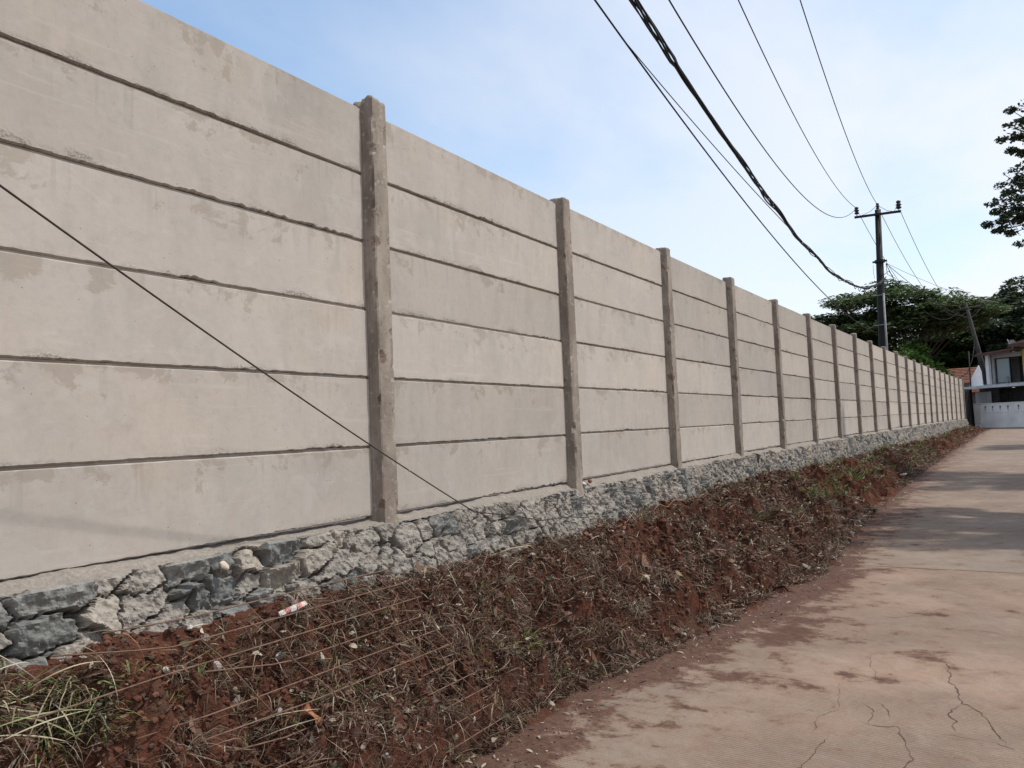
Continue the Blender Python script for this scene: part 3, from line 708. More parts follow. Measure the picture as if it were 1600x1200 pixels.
# bits along the road edge (leaf scraps, grey pebbles)
n = 3200; s = 16*r.random(n)**1.4-1.4; o = toe(s)-.02+.42*r.random(n)**2
x, y = PXY(s, o); P = np.stack([x, y, zroad(y)+.006], -1)
col = np.array([(.30, .24, .17), (.11, .06, .04), (.33, .29, .23), (.08, .045, .032), (.10, .10, .05), (.09, .045, .03), (.12, .07, .05)])[r.integers(0, 7, n)]
Nn = unit(np.array([0, 0, 1.])+r.normal(size=(n, 3))*.3); d = r.normal(size=(n, 3)); d = unit(d-Nn*(d*Nn).sum(1)[:, None])
put('roadside_scraps', [strips(P, d, Nn, .006+.05*r.random(n)**4, .005+.011*r.random(n), col, .2*r.random(n), 3)], LITTER, label='leaf scraps and crumbs strewn on the road edge below the bank', cat='litter', kind='stuff')
# ------------------------------------------------------------------ rusty reinforcing mesh leaning on the bank
A = np.array([.36, -.36, -.235]); B = np.array([.70, .17, -1.075])     # free ends line
mb = MB(); r = np.random.default_rng(21)
nb = 11; starts = [A+(B-A)*(k/(nb-1)) for k in range(nb)]
lens_ = [1.5, 1.75, 1.9, 1.35, 1.7, 1.55, 1.45, 1.5, 1.4, 1.3, 1.2]
nrm = np.array([.92, 0.0, .39])
for k, p in enumerate(starts):
    L = lens_[k]; pts = []
    kink = L*(.62+.2*r.random()); sg = (.5-r.random())
    for q in range(13):
        t = L*q/12
        off = nrm*(.05+.012*math.sin(t*3+k)+.018*(k % 3))
        v = p+np.array([.01*t, -t, .02*t])+off
        if t > kink: v = v+np.array([.03, 0, .22*(.4+sg)])*(t-kink)
        pts.append(v)
    mb.tube(pts, .0031, 5)
for t in (.03, .14, .25, .36, .62, .9, 1.2):
    pts = []
    for k in range(nb):
        if t > lens_[k]*.75: continue
        off = nrm*(.012*math.sin(t*3+k)+.018*(k % 3)+.054)
        pts.append(starts[k]+np.array([.01*t, -t, .02*t])+off)
    e = (pts[-1]-pts[-2]); pts.append(pts[-1]+e*.5)
    mb.tube(pts, .0025, 5)
mb.build('rusty_wire_mesh', RUST, None, True, label='rusty sheet of steel reinforcing mesh lying over the red soil bank', cat='wire mesh')
# diagonal guy wire down to the stone base
def sagline(a, b, sag, n=24):
    a = Vector(a); b = Vector(b); out = []
    for i in range(n+1):
        t = i/n; p = a.lerp(b, t); p.z -= sag*4*t*(1-t); out.append(p)
    return out
mb = MB(); P_ = []
a = Vector((.50, -2.22, 1.27)); b = Vector((.155, .81, -.065)); dirn = (a-b)
top = b+dirn*2.3+Vector((0, 0, .317))
mb.tube(sagline(top, b, .14, 40), .0038, 6)
mb.tube([b, (.22, 1.15, -.12), (.25, 1.52, -.20), (.27, 1.9, -.22), (.33, 2.15, -.25)], .0036, 6)
mb.build('slack_wire', simple('old_steel_wire', (.06, .045, .035), .75, .4, 20), None, True, label='thin dark slack wire running diagonally down across the wall to the stone base', cat='wire')
# a second slack wire resting on the bank further on
mb = MB(); mb.tube([on_bank(np.array([s]), np.array([.27+.02*math.sin(s*5)]))[0]+np.array([.02, 0, .05]) for s in np.linspace(2.4, 5.6, 20)], .003, 5)
mb.build('tan_cord', simple('tan_cord', (.26, .18, .11), .9), None, True, label='tan cord lying along the top of the bank beside the stone base', cat='cord')
# ------------------------------------------------------------------ single objects on the ground
def place(s, o, lift=0.0):
    p = on_bank(np.array([s]), np.array([o]))[0]; return Vector(p)+Vector((0, 0, lift))
def rock(name, loc, size, col, seed, label, cat, group=None, sq=(1, .8, .65)):
    rr = np.random.default_rng(seed); V = []; n1, n2 = 14, 9
    dirs = unit(rr.normal(size=(9, 3))); cut = .62+.3*rr.random(9)
    for i in range(n2+1):
        th = math.pi*i/n2
        for j in range(n1):
            ph = 2*math.pi*j/n1; d = np.array([math.sin(th)*math.cos(ph), math.sin(th)*math.sin(ph), math.cos(th)])
            rad = 1.0
            for dd, cc in zip(dirs, cut):
                q = float(d @ dd)
                if q > .05: rad = min(rad, cc/q)
            rad *= 1+.05*float(fbm(d[0]*3, d[1]*3, d[2]*3+seed, 3, seed))
            V.append(d*rad*size*np.array(sq))
    F = [(i*n1+j, (i+1)*n1+j, (i+1)*n1+(j+1) % n1, i*n1+(j+1) % n1) for i in range(n2) for j in range(n1)]
    o = link(name, mesh(name, V, F, simple(name+'_surface', col, .9, .35, 30, .003)), None, label=label, cat=cat, group=group)
    o.location = loc; o.rotation_euler = (rr.random(), rr.random(), rr.random()*6); return o
def find(px, py):
    """where the line of sight of a photo pixel meets the soil bank"""
    d = R3 @ Vector(((px-800)/1209.7, -(py-600)/1209.7, -1)); c = Vector((3.00426, -3.41192, .46415))
    t = 1.5
    while t < 40:
        p = c+d*t
        s = p.y
        for _ in range(2):
            xx, yy = PXY(s, 0.0); s = s+(p.y-float(yy))
        o = p.x-float(np.interp(s, PS, PX))
        zb = max(float(bankz(s, o)), float(zroad(p.y))+.0) if o < 1.7 else float(zroad(p.y))
        if o > .1 and p.z < zb+.004: return Vector((p.x, p.y, zb))
        t += .01 if t < 8 else .03
    return c+d*6
for i, (px, py, sz, col, lab) in enumerate([
    (545, 984, .030, (.55, .52, .47), 'white flat stone on the soil behind the mesh, right of the striped wrapper'),
    (437, 1033, .022, (.50, .50, .48), 'pale grey pebble below the striped wrapper, between two mesh bars'),
    (335, 1045, .030, (.40, .34, .31), 'pinkish grey stone in the weeds at lower left'),
    (260, 1056, .018, (.55, .48, .38), 'small cream pebble beside the green weeds at lower left'),
    (437, 1117, .026, (.33, .28, .26), 'grey brown stone under the bent mesh bar near the bottom edge'),
    (740, 1128, .018, (.55, .54, .50), 'white pebble under the free ends of the mesh by the road'),
    (636, 1115, .018, (.50, .46, .38), 'cream chip of stone in the middle of the mesh'),
    (795, 888, .022, (.58, .56, .52), 'white chip of stone on the bank just above the dug hollow'),
    (297, 990, .016, (.5, .46, .42), 'light pebble close under the bare stone base')]):
    p = find(px, py); rock('stone', p+Vector((0, 0, sz*.25)), sz, col, i+3, lab, 'stone', 'loose stones on the bank')
# stones bedded loosely in the base
for i, (s, z, o_, sz, col, lab) in enumerate([(-1.13, -.085, .125, .032, (.50, .42, .33), 'cream stone bedded in the top of the stone base'),
                                           (2.75, -.015, .05, .026, (.24, .085, .065), 'red brick fragment on the ledge just right of the second post'),
                                           (2.6, -.03, .07, .03, (.45, .42, .38), 'small pale rubble stone beside the brick fragment on the ledge')]):
    x, y = PXY(s, o_); rock('stone' if i != 1 else 'brick_fragment', Vector((float(x), float(y), z)), sz, col, i+40, lab, 'stone' if i != 1 else 'brick piece')
# crumpled red and white wrapper
def crumple(name, loc, L, w, cols, seed, label, cat, rot=0.4, tr=.2):
    rr = np.random.default_rng(seed); nu, nv = 14, 10; V = []; C = []
    for i in range(nu):
        for j in range(nv):
            u = i/(nu-1); a = 2*math.pi*j/(nv-1)*.92; rad = w*(.55+.35*float(fbm(u*3, j*.6, seed, 3, seed)))*(.35+.65*math.sin(math.pi*min(max(u, .06), .94))**.5)
            V.append(((u-.5)*L, rad*math.cos(a), rad*math.sin(a)*.75)); C.append(cols[int(u*len(cols)*1.999) % len(cols)])
    F = gridF(nu, nv)
    o = link(name, mesh(name, V, F, LITTER, False, {'Col': np.array(C)}), None, label=label, cat=cat); o.location = loc; o.rotation_euler = (.2, -.25, rot); return o
crumple('snack_wrapper', find(455, 962)+Vector((.01, 0, .03)), .13, .036, [(.60, .55, .52), (.55, .22, .18), (.6, .5, .47)], 3, 'crumpled red and white striped wrapper at the foot of the stone base', 'wrapper', rot=1.2)
crumple('plastic_scrap', find(1409, 747)+Vector((0, 0, .03)), .22, .05, [(.60, .58, .54)], 5, 'white plastic scrap on the weeds halfway along the bank', 'plastic scrap')
# big dry leaves
def bigleaf(loc, L, col, seed, label, tilt=(.4, .2), rz=0):
    rr = np.random.default_rng(seed); nu, nv = 12, 7; V = []; C = []
    for i in range(nu):
        u = i/(nu-1); w = .36*L*math.sin(math.pi*u**.8)**.8
        for j in range(nv):
            v = j/(nv-1)*2-1; V.append(((u-.5)*L, v*w, .22*L*abs(v)**1.5*math.sin(u*5+seed)+.12*L*math.sin(u*3)+.03*L*rr.random())); C.append(np.array(col)*(.75+.4*rr.random()))
    o = link('dead_leaf', mesh('dead_leaf', V, gridF(nu, nv), LITTER, False, {'Col': np.array(C)}), None, label=label, cat='dead leaf', group='large dead leaves on the bank')
    o.location = loc; o.rotation_euler = (tilt[0], tilt[1], rz)
bigleaf(find(488, 1132)+Vector((0, 0, .02)), .12, (.30, .13, .07), 1, 'large curled rust brown leaf under the mesh near the bottom edge', (.5, .5), 1.3)
bigleaf(find(1004, 884)+Vector((.02, 0, .03)), .14, (.22, .12, .075), 2, 'large orange brown leaf hanging on the road side of the bank, left of its pair', (.2, 1.0), .3)
bigleaf(find(1022, 880)+Vector((.03, 0, .03)), .14, (.20, .11, .07), 3, 'large orange brown leaf hanging on the bank, right against its pair', (-.2, 1.0), 1.0)
bigleaf(find(1060, 905)+Vector((.02, 0, .02)), .12, (.25, .17, .09), 4, 'yellowish brown leaf low on the bank, below the orange pair', (.1, 1.1), .5)
# pale bare twig by the hollow
mb = MB(); a = find(762, 873); b = find(832, 860); mb.tube([a+Vector((.02, 0, .02)), a.lerp(b, .4)+Vector((.04, 0, .05)), a.lerp(b, .8)+Vector((.04, 0, .05)), b+Vector((.02, 0, .01))], [.006, .006, .005, .003], 6)
mb.build('bare_twig', simple('pale_twig', (.34, .25, .17), .9, .3, 20), None, True, label='pale bare twig lying on top of the bank above the dug hollow', cat='twig')
# long bleached grass blades at the lower left corner
r = np.random.default_rng(77); parts = []
for (px, py, ex, ey) in [(-60, 1175, 135, 1138), (-40, 1190, 130, 1140), (100, 1200, 143, 1112), (0, 1150, 120, 1195), (-30, 1120, 60, 1110), (20, 1210, 75, 1105), (60, 1135, 70, 1200), (-40, 1165, 100, 1198), (30, 1100, 150, 1062), (90, 1165, 140, 1150), (-20, 1135, 60, 1150), (70, 1120, 105, 1190)]:
    a = np.array(find(px, py))+np.array([.03, 0, .03]); b = np.array(find(ex, ey))+np.array([.05, .0, .07]); d = unit(b-a); L = np.linalg.norm(b-a)
    parts.append(strips(((a+b)/2)[None], d[None], np.array([[.7, -.3, .6]]), np.array([L]), np.array([.0042]), np.array([[(.36, .31, .20), (.22, .22, .11), (.24, .19, .11)][int(3*r.random()**2)]]), np.array([r.uniform(.05, .34)*(1 if r.random() < .75 else -1)]), 12))
for k in range(38):
    px, py = r.uniform(-30, 170), r.uniform(1070, 1195); parts.append(tuft(r, np.array(find(px, py)), 12, r.uniform(.05, .16), .005, [(.13, .17, .05), (.08, .115, .035), (.27, .24, .14), (.19, .15, .09), (.12, .09, .06)], .05, .35, .6))
for k in range(60):
    px, py = r.uniform(30, 190), r.uniform(1060, 1150); q = np.array(find(px, py)); parts.append(tuft(r, q, 6, .035, .018, [(.10, .14, .045), (.14, .17, .07), (.18, .16, .10)], .04, .3, .2))
put('cut_grass_clump', parts, LITTER, label='bleached and green cut grass heaped at the lower left corner', cat='grass', kind='stuff')
# ------------------------------------------------------------------ utility pole and its cables
def lerpv(a, b, t): return tuple(a[i]+(b[i]-a[i])*t for i in range(3))
PT = (.368, 27.19, 7.86); PB = (.205, 27.46, 2.83); dz = Vector(PT)-Vector(PB)
foot = Vector(PB)-dz*((2.83+1.15)/dz.z)
pole = empty('utility_pole', foot, label='tall dark utility pole with crossarm and three insulators rising behind the wall', cat='utility pole')
def ploc(v): return Vector(v)-foot
mb = MB(); mid = Vector(PB)+dz*.62
mb.tube([ploc(foot), ploc(Vector(PB)), ploc(mid), ploc(mid)+Vector((0, 0, .02)), ploc(PT)], [.165, .138, .125, .110, .100], 18); mb.build('mast', POLE, pole, True)
cz = Vector(PB)+dz*((5.99-2.83)/dz.z)
mb = MB(); mb.tube([ploc(cz)-Vector((0, 0, .05)), ploc(cz)+Vector((0, 0, .05))], .17, 18)
mb.box(ploc(cz)+Vector((-.24, -.03, -.03)), ploc(cz)+Vector((.24, .03, .03))); mb.build('collar', POLE, pole)
AL = Vector((-.3691, 27.1193, 7.7072)); AR = Vector((1.0877, 27.2923, 7.6948)); off = Vector((0, -.13, 0))
ad_ = (AR-AL).normalized(); ang = math.atan2(ad_.y, ad_.x); cm = (AL+AR)/2
mb = MB(); M = Matrix.Translation(ploc(cm+off)) @ Matrix.Rotation(ang, 4, 'Z'); hl = (AR-AL).length/2+.03
mb.box((-hl, -.04, -.008), (hl, .04, 0), M); mb.box((-hl, -.04, -.075), (hl, -.032, -.008), M); mb.box((-hl, .032, -.075), (hl, .04, -.008), M)
mb.build('crossarm', POLE, pole)
def insulator(p, h, sc=1.0):
    mb = MB(); M = Matrix.Translation(ploc(p))
    mb.lathe([(.012, -.06), (.012, .05), (.055, .055), (.075, .08), (.05, .10), (.045, .13), (.078, .155), (.05, .18), (.042, .20), (.062, .225), (.05, .26), (.02, .275)], 12, M @ Matrix.Scale(sc, 4))
    mb.build('insulator', CERAM, pole, True)
IL = AL+Vector((.06, -.13, .0)); IC = Vector(PT)+Vector((0, 0, -.02)); IR = AR+Vector((-.04, -.13, 0))
insulator(IL, 0, 1.2); insulator(IC, 0, .95); insulator(IR, 0, 1.35)
mb = MB()
mb.tube([ploc(Vector(PB)+Vector((.18, -.5, 1.95))), ploc(Vector(PB)+Vector((.17, -.45, 0))), ploc(Vector(PB)+Vector((.1, -.4, -3.8)))], .032, 8)
mb.build('conduit', GALV, pole, True)
for zz in (4.75, 3.68):
    q = Vector(PB)+dz*((zz-2.83)/dz.z); mb = MB(); mb.box(ploc(q)+Vector((-.26, -.24, -.012)), ploc(q)+Vector((.30, -.20, .012))); mb.box(ploc(q)+Vector((.10, -.5, -.012)), ploc(q)+Vector((.135, .0, .012))); mb.build('bracket', GALV, pole)
mb = MB(); mb.tube([ploc(IC)+Vector((0, -.02, .18)), ploc(IC)+Vector((-.25, -.06, -.02)), ploc(IL)+Vector((.12, 0, -.02)), ploc(IL)+Vector((0, 0, .2))], .008, 5)
mb.tube([ploc(IC)+Vector((.02, -.02, .16)), ploc(IC)+Vector((.3, -.05, -.08)), ploc(IR)+Vector((-.15, 0, 0)), ploc(IR)+Vector((0, 0, .3))], .008, 5); mb.build('jumper_wire', BLACKW, pole, True)
def cable(a, b, sag, rad, label, n=90, wob=None, name='power_cable', cat='cable', group=None, mat=BLACKW):
    a = Vector(a); b = Vector(b); pts = []
    for i in range(n+1):
        t = i/n; p = a.lerp(b, t); p.z -= sag*4*t*(1-t)
        if wob: p += wob(t)
        pts.append(p)
    mb = MB(); mb.tube(pts, rad, 6); return mb.build(name, mat, None, True, label=label, cat=cat, group=group)
Lw = (-.349, 27.11, 8.011)
G1 = 'overhead power wires in front of the pole'
cable(Lw, (1.4135, -20, 11.2616), 4.695, .0095, 'left power wire, hanging in a deep loop before the left insulator', group=G1, name='power_wire')
cable((-.33, 27.10, 8.03), (1.3693, -20, 12.22), 3.18, .0095, 'middle power wire reaching the left insulator from above', group=G1, name='power_wire')
cable((.369, 27.188, 8.04), (1.895, -20, 14.005), 3.131, .0095, 'rightmost power wire running to the insulator on the pole top', group=G1, name='power_wire')
# twisted bundle of service cables
bA = Vector((.459, 27.42, 5.44)); bB = Vector((.9502, -20, 11.2858)); bs = 4.456
bun = empty('cable_bundle', bA, label='thick twisted bundle of black service cables sagging toward the pole', cat='cable bundle')
def bpt(t): p = bA.lerp(bB, t); p.z -= bs*4*t*(1-t); return p
rr = np.random.default_rng(9)
for k in range(6):
    pts = []; N = 420
    for i in range(N+1):
        t = i/N*.97; p = bpt(t)
        tw = t*95+k*1.05; spread = .014+.034*max(0, float(vnoise(t*26, k*3.7, 0, 3)))**1.2+.012*(t > .5)
        spread *= min(1, t*30+.3)
        lp = Vector((math.cos(tw)*spread, 0, math.sin(tw)*spread*1.2))
        lp.z -= .10*max(0, float(vnoise(t*38, k*7.1, 4, 6))-.62)*(k > 3)*3
        lp += Vector((.02*float(vnoise(t*30, 1, 0, 2)), 0, .035*float(vnoise(t*34, 2, 0, 2))))
        pts.append(p+lp-bA)
    mb = MB(); mb.tube(pts, .0105 if k < 3 else .0075, 5); mb.build('strand', BLACKW, bun, True)
cable((.029, 27.533, 3.442), (-.2188, -20, 11.1623), 2.4757, .0115, 'straight single cable left of the bundle, dropping behind the wall', name='service_cable', group='service cables beside the bundle')
cable((.6405, 9.898, 3.4476), (-.0913, 4.4513, 4.7173), .06, .0065, 'thin cable crossing between the straight cable and the thick bundle', name='service_cable', group='service cables beside the bundle')
# wires beyond the pole to the next pole
P2 = Vector((2.75, 56.67, 7.6))
G2 = 'thin wires beyond the pole'
cable((-.21, 27.22, 7.7), (2.40, 61.11, 7.93), 2.05, .010, 'thin wire leaving the left end of the crossarm for the far pole', group=G2, name='power_wire')
cable((.416, 27.23, 7.85), (3.04, 60.9, 7.88), 1.9, .010, 'thin wire leaving the pole top for the far pole', group=G2, name='power_wire')
cable((1.088, 27.29, 7.69), (3.66, 60.7, 7.83), 2.0, .010, 'thin wire leaving the right end of the crossarm for the far pole', group=G2, name='power_wire')
cable((.5085, 27.42, 5.90), (3.1, 60.9, 6.96), .35, .011, 'thin wire leaving the pole collar for the far pole', group=G2, name='power_wire')
cable((.5085, 27.42, 5.92), (4.421, 49.56, 6.713), .25, .008, 'pale thin service wire from the pole collar to the far house', name='service_wire', mat=GALV)
mb = MB(); c0 = Vector((.50, 27.35, 5.9))
mb.tube([c0, c0+Vector((.12, 0, -.35)), c0+Vector((.22, .1, -.62)), c0+Vector((.33, .2, -.78)), c0+Vector((.42, .3, -1.1))], .012, 5)
mb.tube([c0, c0+Vector((.02, 0, -.4)), c0+Vector((.1, 0, -.46)), c0+Vector((.25, .1, -.55)), c0+Vector((.3, .1, -.9)), c0+Vector((.24, .1, -.7))], .010, 5)
mb.tube([c0+Vector((-.28, -.2, -.46)), c0+Vector((-.05, -.2, -.42)), c0+Vector((.08, -.1, -.30)), c0+Vector((.2, 0, -.5))], .012, 5)
mb.tube([c0+Vector((-.42, 0, .0)), c0+Vector((-.43, 0, -.3)), c0+Vector((-.40, 0, -.5))], .006, 5)
mb.build('loose_cable_ends', BLACKW, None, True, label='tangle of loose black cable ends hanging beside the pole collar', cat='cable')
# far pole
f2 = Vector((4.0, 57.9, -.6)); pole2 = empty('utility_pole', f2, label='distant leaning concrete utility pole in front of the dark trees', cat='utility pole')
mb = MB(); mb.tube([(0, 0, 0), Vector((3.65, 57.59, 2.05))-f2, Vector((3.2, 57.1, 4.9))-f2, Vector((2.75, 56.67, 7.75))-f2], [.24, .21, .15, .08], 12); mb.build('mast', POLE2M, pole2, True)
mb = MB(); a = Vector((2.30, 56.48, 7.30))-f2; b = Vector((3.85, 56.9, 7.52))-f2; mb.tube([a, b], .05, 6); mb.tube([b, b+Vector((.1, 0, -.35))], .03, 5); mb.build('crossarm', POLE2M, pole2)
for q in (.05, .95):
    mb = MB(); p = a.lerp(b, q); mb.lathe([(.03, 0), (.07, .05), (.07, .12), (.03, .18)], 8, Matrix.Translation(p)); mb.build('insulator', CERAM, pole2)
mb = MB(); mb.tube([Vector((3.15, 57.0, 5.3))-f2, Vector((2.9, 56.8, 3.9))-f2, Vector((2.55, 56.5, 3.0))-f2, Vector((2.0, 56.2, 2.65))-f2, Vector((1.45, 56, 2.6))-f2], .028, 6); mb.build('hanging_cable', POLE2M, pole2, True)
mb = MB(); mb.tube([(2.74, 54.6, -.64), (2.70, 54.6, 2), (2.72, 54.57, 4.3)], .04, 8); mb.build('thin_post', POLE, None, True, label='thin dark metal post rising beside the end of the wall', cat='post')
# ------------------------------------------------------------------ far house and its gate
g0 = Vector((2.70, 54.8, -.64)); ux = Vector((.77, -.638, 0)).normalized(); HA = math.atan2(ux.y, ux.x)
WHITE = simple('white_paint_dirty', (.85, .85, .85), .8, .18, 1.2); GREYW = simple('pale_grey_render', (.42, .42, .42), .85, .25, 1.5)
DARK = simple('dark_metal', (.03, .03, .032), .7, .3, 3); BROWN = simple('old_roof_tiles', (.16, .085, .065), .9, .5, 2.5, .01)
RED = simple('red_clay_tiles', (.25, .115, .085), .9, .35, 2.2, .02); YEL = simple('yellow_paint', (.55, .42, .10), .85, .3, 2)
GLASSM = NT('window_glass'); GLASSM.col((.18, .21, .23)); GLASSM.b.inputs['Roughness'].default_value = .15; GLASSM.b.inputs['Specular IOR Level'].default_value = .6; GLASSM = GLASSM.m
gate = empty('boundary_wall', g0, HA, label='low white slatted boundary wall with slot openings in front of the far house', cat='boundary wall')
def gateunit(x0, x1, nslot, slats):
    mb = MB(); H = 1.50
    if slats:
        for k in range(8):
            z0 = .32+k*.145; mb.box((x0, -.05, z0), (x1, -.004, z0+.105))
        mb.box((x0, .0, .0), (x1, .06, H-.02)); mb.build('slatted_panel', WHITE, gate)
    else:
        zs = [(0, .95), (.955, 1.05), (1.36, 1.5)]
        for a_, b_ in zs: mb.box((x0, -.02 if a_ > .9 else 0, a_), (x1, .06, b_))
        xs = np.linspace(x0, x1, nslot*2+2)
        w = (x1-x0)/nslot
        for k in range(nslot+1):
            a0 = x0+(k-.5)*w+.06; a1 = x0+(k+.5)*w-.06; mb.box((max(a0, x0), 0, 1.05), (min(a1, x1), .06, 1.36))
            c = x0+(k+.5)*w
            if k < nslot: mb.box((c-.055, .0, 1.05), (c-.035, .06, 1.24)); mb.box((c+.025, 0, 1.05), (c+.055, .06, 1.24))
        mb.build('slotted_panel', WHITE, gate)
gateunit(0, .62, 0, True); gateunit(.64, 2.70, 4, False)
mb = MB(); mb.box((2.71, -.05, 0), (2.83, .08, 1.56)); mb.build('pillar', WHITE, gate)
gateunit(2.84, 5.8, 5, False)
mb = MB(); mb.box((0, .07, 0), (5.8, .10, 1.40)); mb.build('shade_backing', DARK, gate)  # dark sheet added behind the slots so the openings read as shade
mb = MB(); mb.box((-.05, -.05, 1.50), (.62, .1, 1.56)); mb.box((.63, -.045, 1.502), (5.8, .095, 1.55)); mb.build('coping', WHITE, gate)
house = empty('house', g0, HA, label='two storey house with recessed upper window and brown tiled roof at the road end', cat='house')
def hb(name, boxes, mat, par=house, **k):
    mb = MB()
    for a_, b_ in boxes: mb.box(a_, b_)
    return mb.build(name, mat, par, **k)
hb('canopy', [((-.15, -.45, 2.52), (6.5, 2.2, 2.60)), ((-.15, -.48, 2.50), (6.5, -.45, 2.66))], simple('canopy_sheet', (.50, .52, .53), .5, .25, 3))
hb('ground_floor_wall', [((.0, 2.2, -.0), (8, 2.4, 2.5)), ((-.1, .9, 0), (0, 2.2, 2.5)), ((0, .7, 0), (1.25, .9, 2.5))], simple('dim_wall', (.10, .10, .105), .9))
hb('side_panel', [((.02, .32, 1.52), (1.12, .36, 2.28))], GREYW)
mb = MB()
for k in range(14):
    x = 1.25+k*.2; mb.box((x, .3, 1.5), (x+.02, .32, 2.05)); mb.box((x-.02, .295, 2.05), (x+.04, .325, 2.11))
mb.box((1.2, .3, 1.52), (4.1, .325, 1.56)); mb.box((1.2, .3, 1.94), (4.1, .325, 1.97)); mb.build('railing', DARK, house)
hb('floor_slab', [((-.2, 1.3, 2.60), (8, 6, 2.78))], GREYW)
hb('column', [((-.02, 1.45, 2.78), (.20, 1.65, 4.75))], WHITE)
hb('upper_wall', [((.20, 1.72, 2.78), (.36, 6, 4.72)), ((.36, 3.2, 2.78), (8, 3.35, 4.72)), ((.36, 1.72, 4.45), (2.30, 1.85, 4.72))], GREYW)
w = hb('window', [((.40, 1.80, 2.80), (.46, 1.88, 4.45)), ((1.36, 1.80, 2.80), (1.42, 1.88, 4.45)), ((.46, 1.80, 4.38), (1.36, 1.88, 4.45)), ((.46, 1.80, 2.80), (1.36, 1.88, 2.86))], DARK)
hb('pane', [((.46, 1.83, 2.86), (1.36, 1.85, 4.38))], GLASSM, w)
hb('doorway', [((1.42, 2.6, 2.80), (2.30, 2.65, 4.45)), ((2.30, 1.72, 2.8), (2.42, 2.65, 4.72))], DARK)
mb = MB(); mb.box((1.05, 1.72, 3.22), (1.45, 1.75, 3.25)); mb.box((1.1, 1.72, 2.8), (1.13, 1.75, 3.22)); mb.box((1.38, 1.72, 2.8), (1.41, 1.75, 3.22)); mb.box((1.2, 1.72, 2.8), (1.22, 1.75, 3.22)); mb.build('balcony_rail', GREYW, house)
hb('yellow_wall', [((2.42, 1.60, 3.2), (8, 1.75, 5.1))], YEL)
hb('lower_wall', [((2.42, 1.60, 2.78), (8, 1.74, 3.2))], simple('green_grey_wall', (.10, .12, .09), .9))
def tileroof(name, pts, mat, par, rows=14, th=.10, **k):
    """pts: eave-left, eave-right, ridge-right, ridge-left; stepped courses of tiles"""
    a, b, c, d = [Vector(p) for p in pts]; mb = MB()
    for i in range(rows):
        t0 = i/rows; t1 = (i+1)/rows; p0 = a.lerp(d, t0); p1 = b.lerp(c, t0); p2 = b.lerp(c, t1); p3 = a.lerp(d, t1); u = Vector((0, 0, .05))
        mb.add([p0+u, p1+u, p2, p3, p0-Vector((0, 0, th-.05)), p1-Vector((0, 0, th-.05)), p2-Vector((0, 0, th)), p3-Vector((0, 0, th))], [(0, 1, 2, 3), (7, 6, 5, 4), (0, 4, 5, 1), (0, 3, 7, 4), (1, 5, 6, 2), (2, 6, 7, 3)])
    return mb.build(name, mat, par, **k)
tileroof('roof', [(-.15, .75, 4.75), (2.6, .75, 4.86), (2.6, 4.8, 5.25), (-.15, 4.8, 5.15)], BROWN, house, 10)
tileroof('roof', [(2.3, .65, 5.12), (8, .55, 5.22), (8, 5.5, 7.4), (2.6, 5.0, 6.2)], BROWN, house, 14)
hb('fascia', [((-.17, .70, 4.62), (2.3, .75, 4.74)), ((2.3, .55, 4.95), (8, .6, 5.1))], simple('dark_fascia', (.09, .055, .05), .9), house)
mb = MB(); mb.add([(.55, .1, 4.0), (.62, .2, 3.6), (.68, .2, 2.70), (.0, -.1, 2.66), (.06, -.1, 3.1), (.57, .16, 4.0), (.64, .26, 3.6), (.70, .26, 2.70), (.02, -.04, 2.66), (.08, -.04, 3.1)], [(0, 1, 2, 3, 4), (9, 8, 7, 6, 5), (0, 5, 6, 1), (1, 6, 7, 2), (2, 7, 8, 3), (3, 8, 9, 4), (4, 9, 5, 0)])
o = mb.build('white_sheet', WHITE, None, label='white triangular sheet standing on the canopy edge beside the far pole', cat='sheet'); o.location = g0; o.rotation_euler = (0, 0, HA)
mb = MB()
mb.tube([(1.2, 2.0, 5.6), (1.5, 1.9, 5.15)], .03, 5)
mb.lathe([(.02, 0), (.10, .03), (.17, .07), (.21, .11), (.205, .115), (.16, .08), (.02, .015)], 16, Matrix.Translation((1.5, 2.0, 5.3)) @ Matrix.Rotation(1.25, 4, 'X') @ Matrix.Rotation(.6, 4, 'Y'))
mb.tube([(1.5, 2, 4.9), (1.5, 2, 5.32)], .025, 6)
o = mb.build('satellite_dish', GALV, None, label='small pale dish on the brown tiled roof', cat='dish'); o.location = g0; o.rotation_euler = (0, 0, HA)
# dark metal gate filling the gap between wall end and boundary wall
dg = empty('metal_gate', (2.30, 52.6, -.65), 0, label='tall black sheet metal gate between the wall end and the white boundary wall', cat='gate')
mb = MB(); e = Vector((2.66, 54.7, -.65))-Vector((2.30, 52.6, -.65)); L = e.length; M = Matrix.Rotation(math.atan2(e.y, e.x), 4, 'Z')
mb.box((0, 0, .05), (L, .04, 2.35), M); mb.build('leaf', simple('black_sheet', (.018, .018, .02), .6, .3, 2), dg)
mb = MB()
for k in range(6): mb.box((L*k/5-.03, -.03, 0), (L*k/5+.03, .07, 2.5), M)
mb.box((0, -.02, 2.35), (L, .06, 2.42), M); mb.build('frame', DARK, dg)
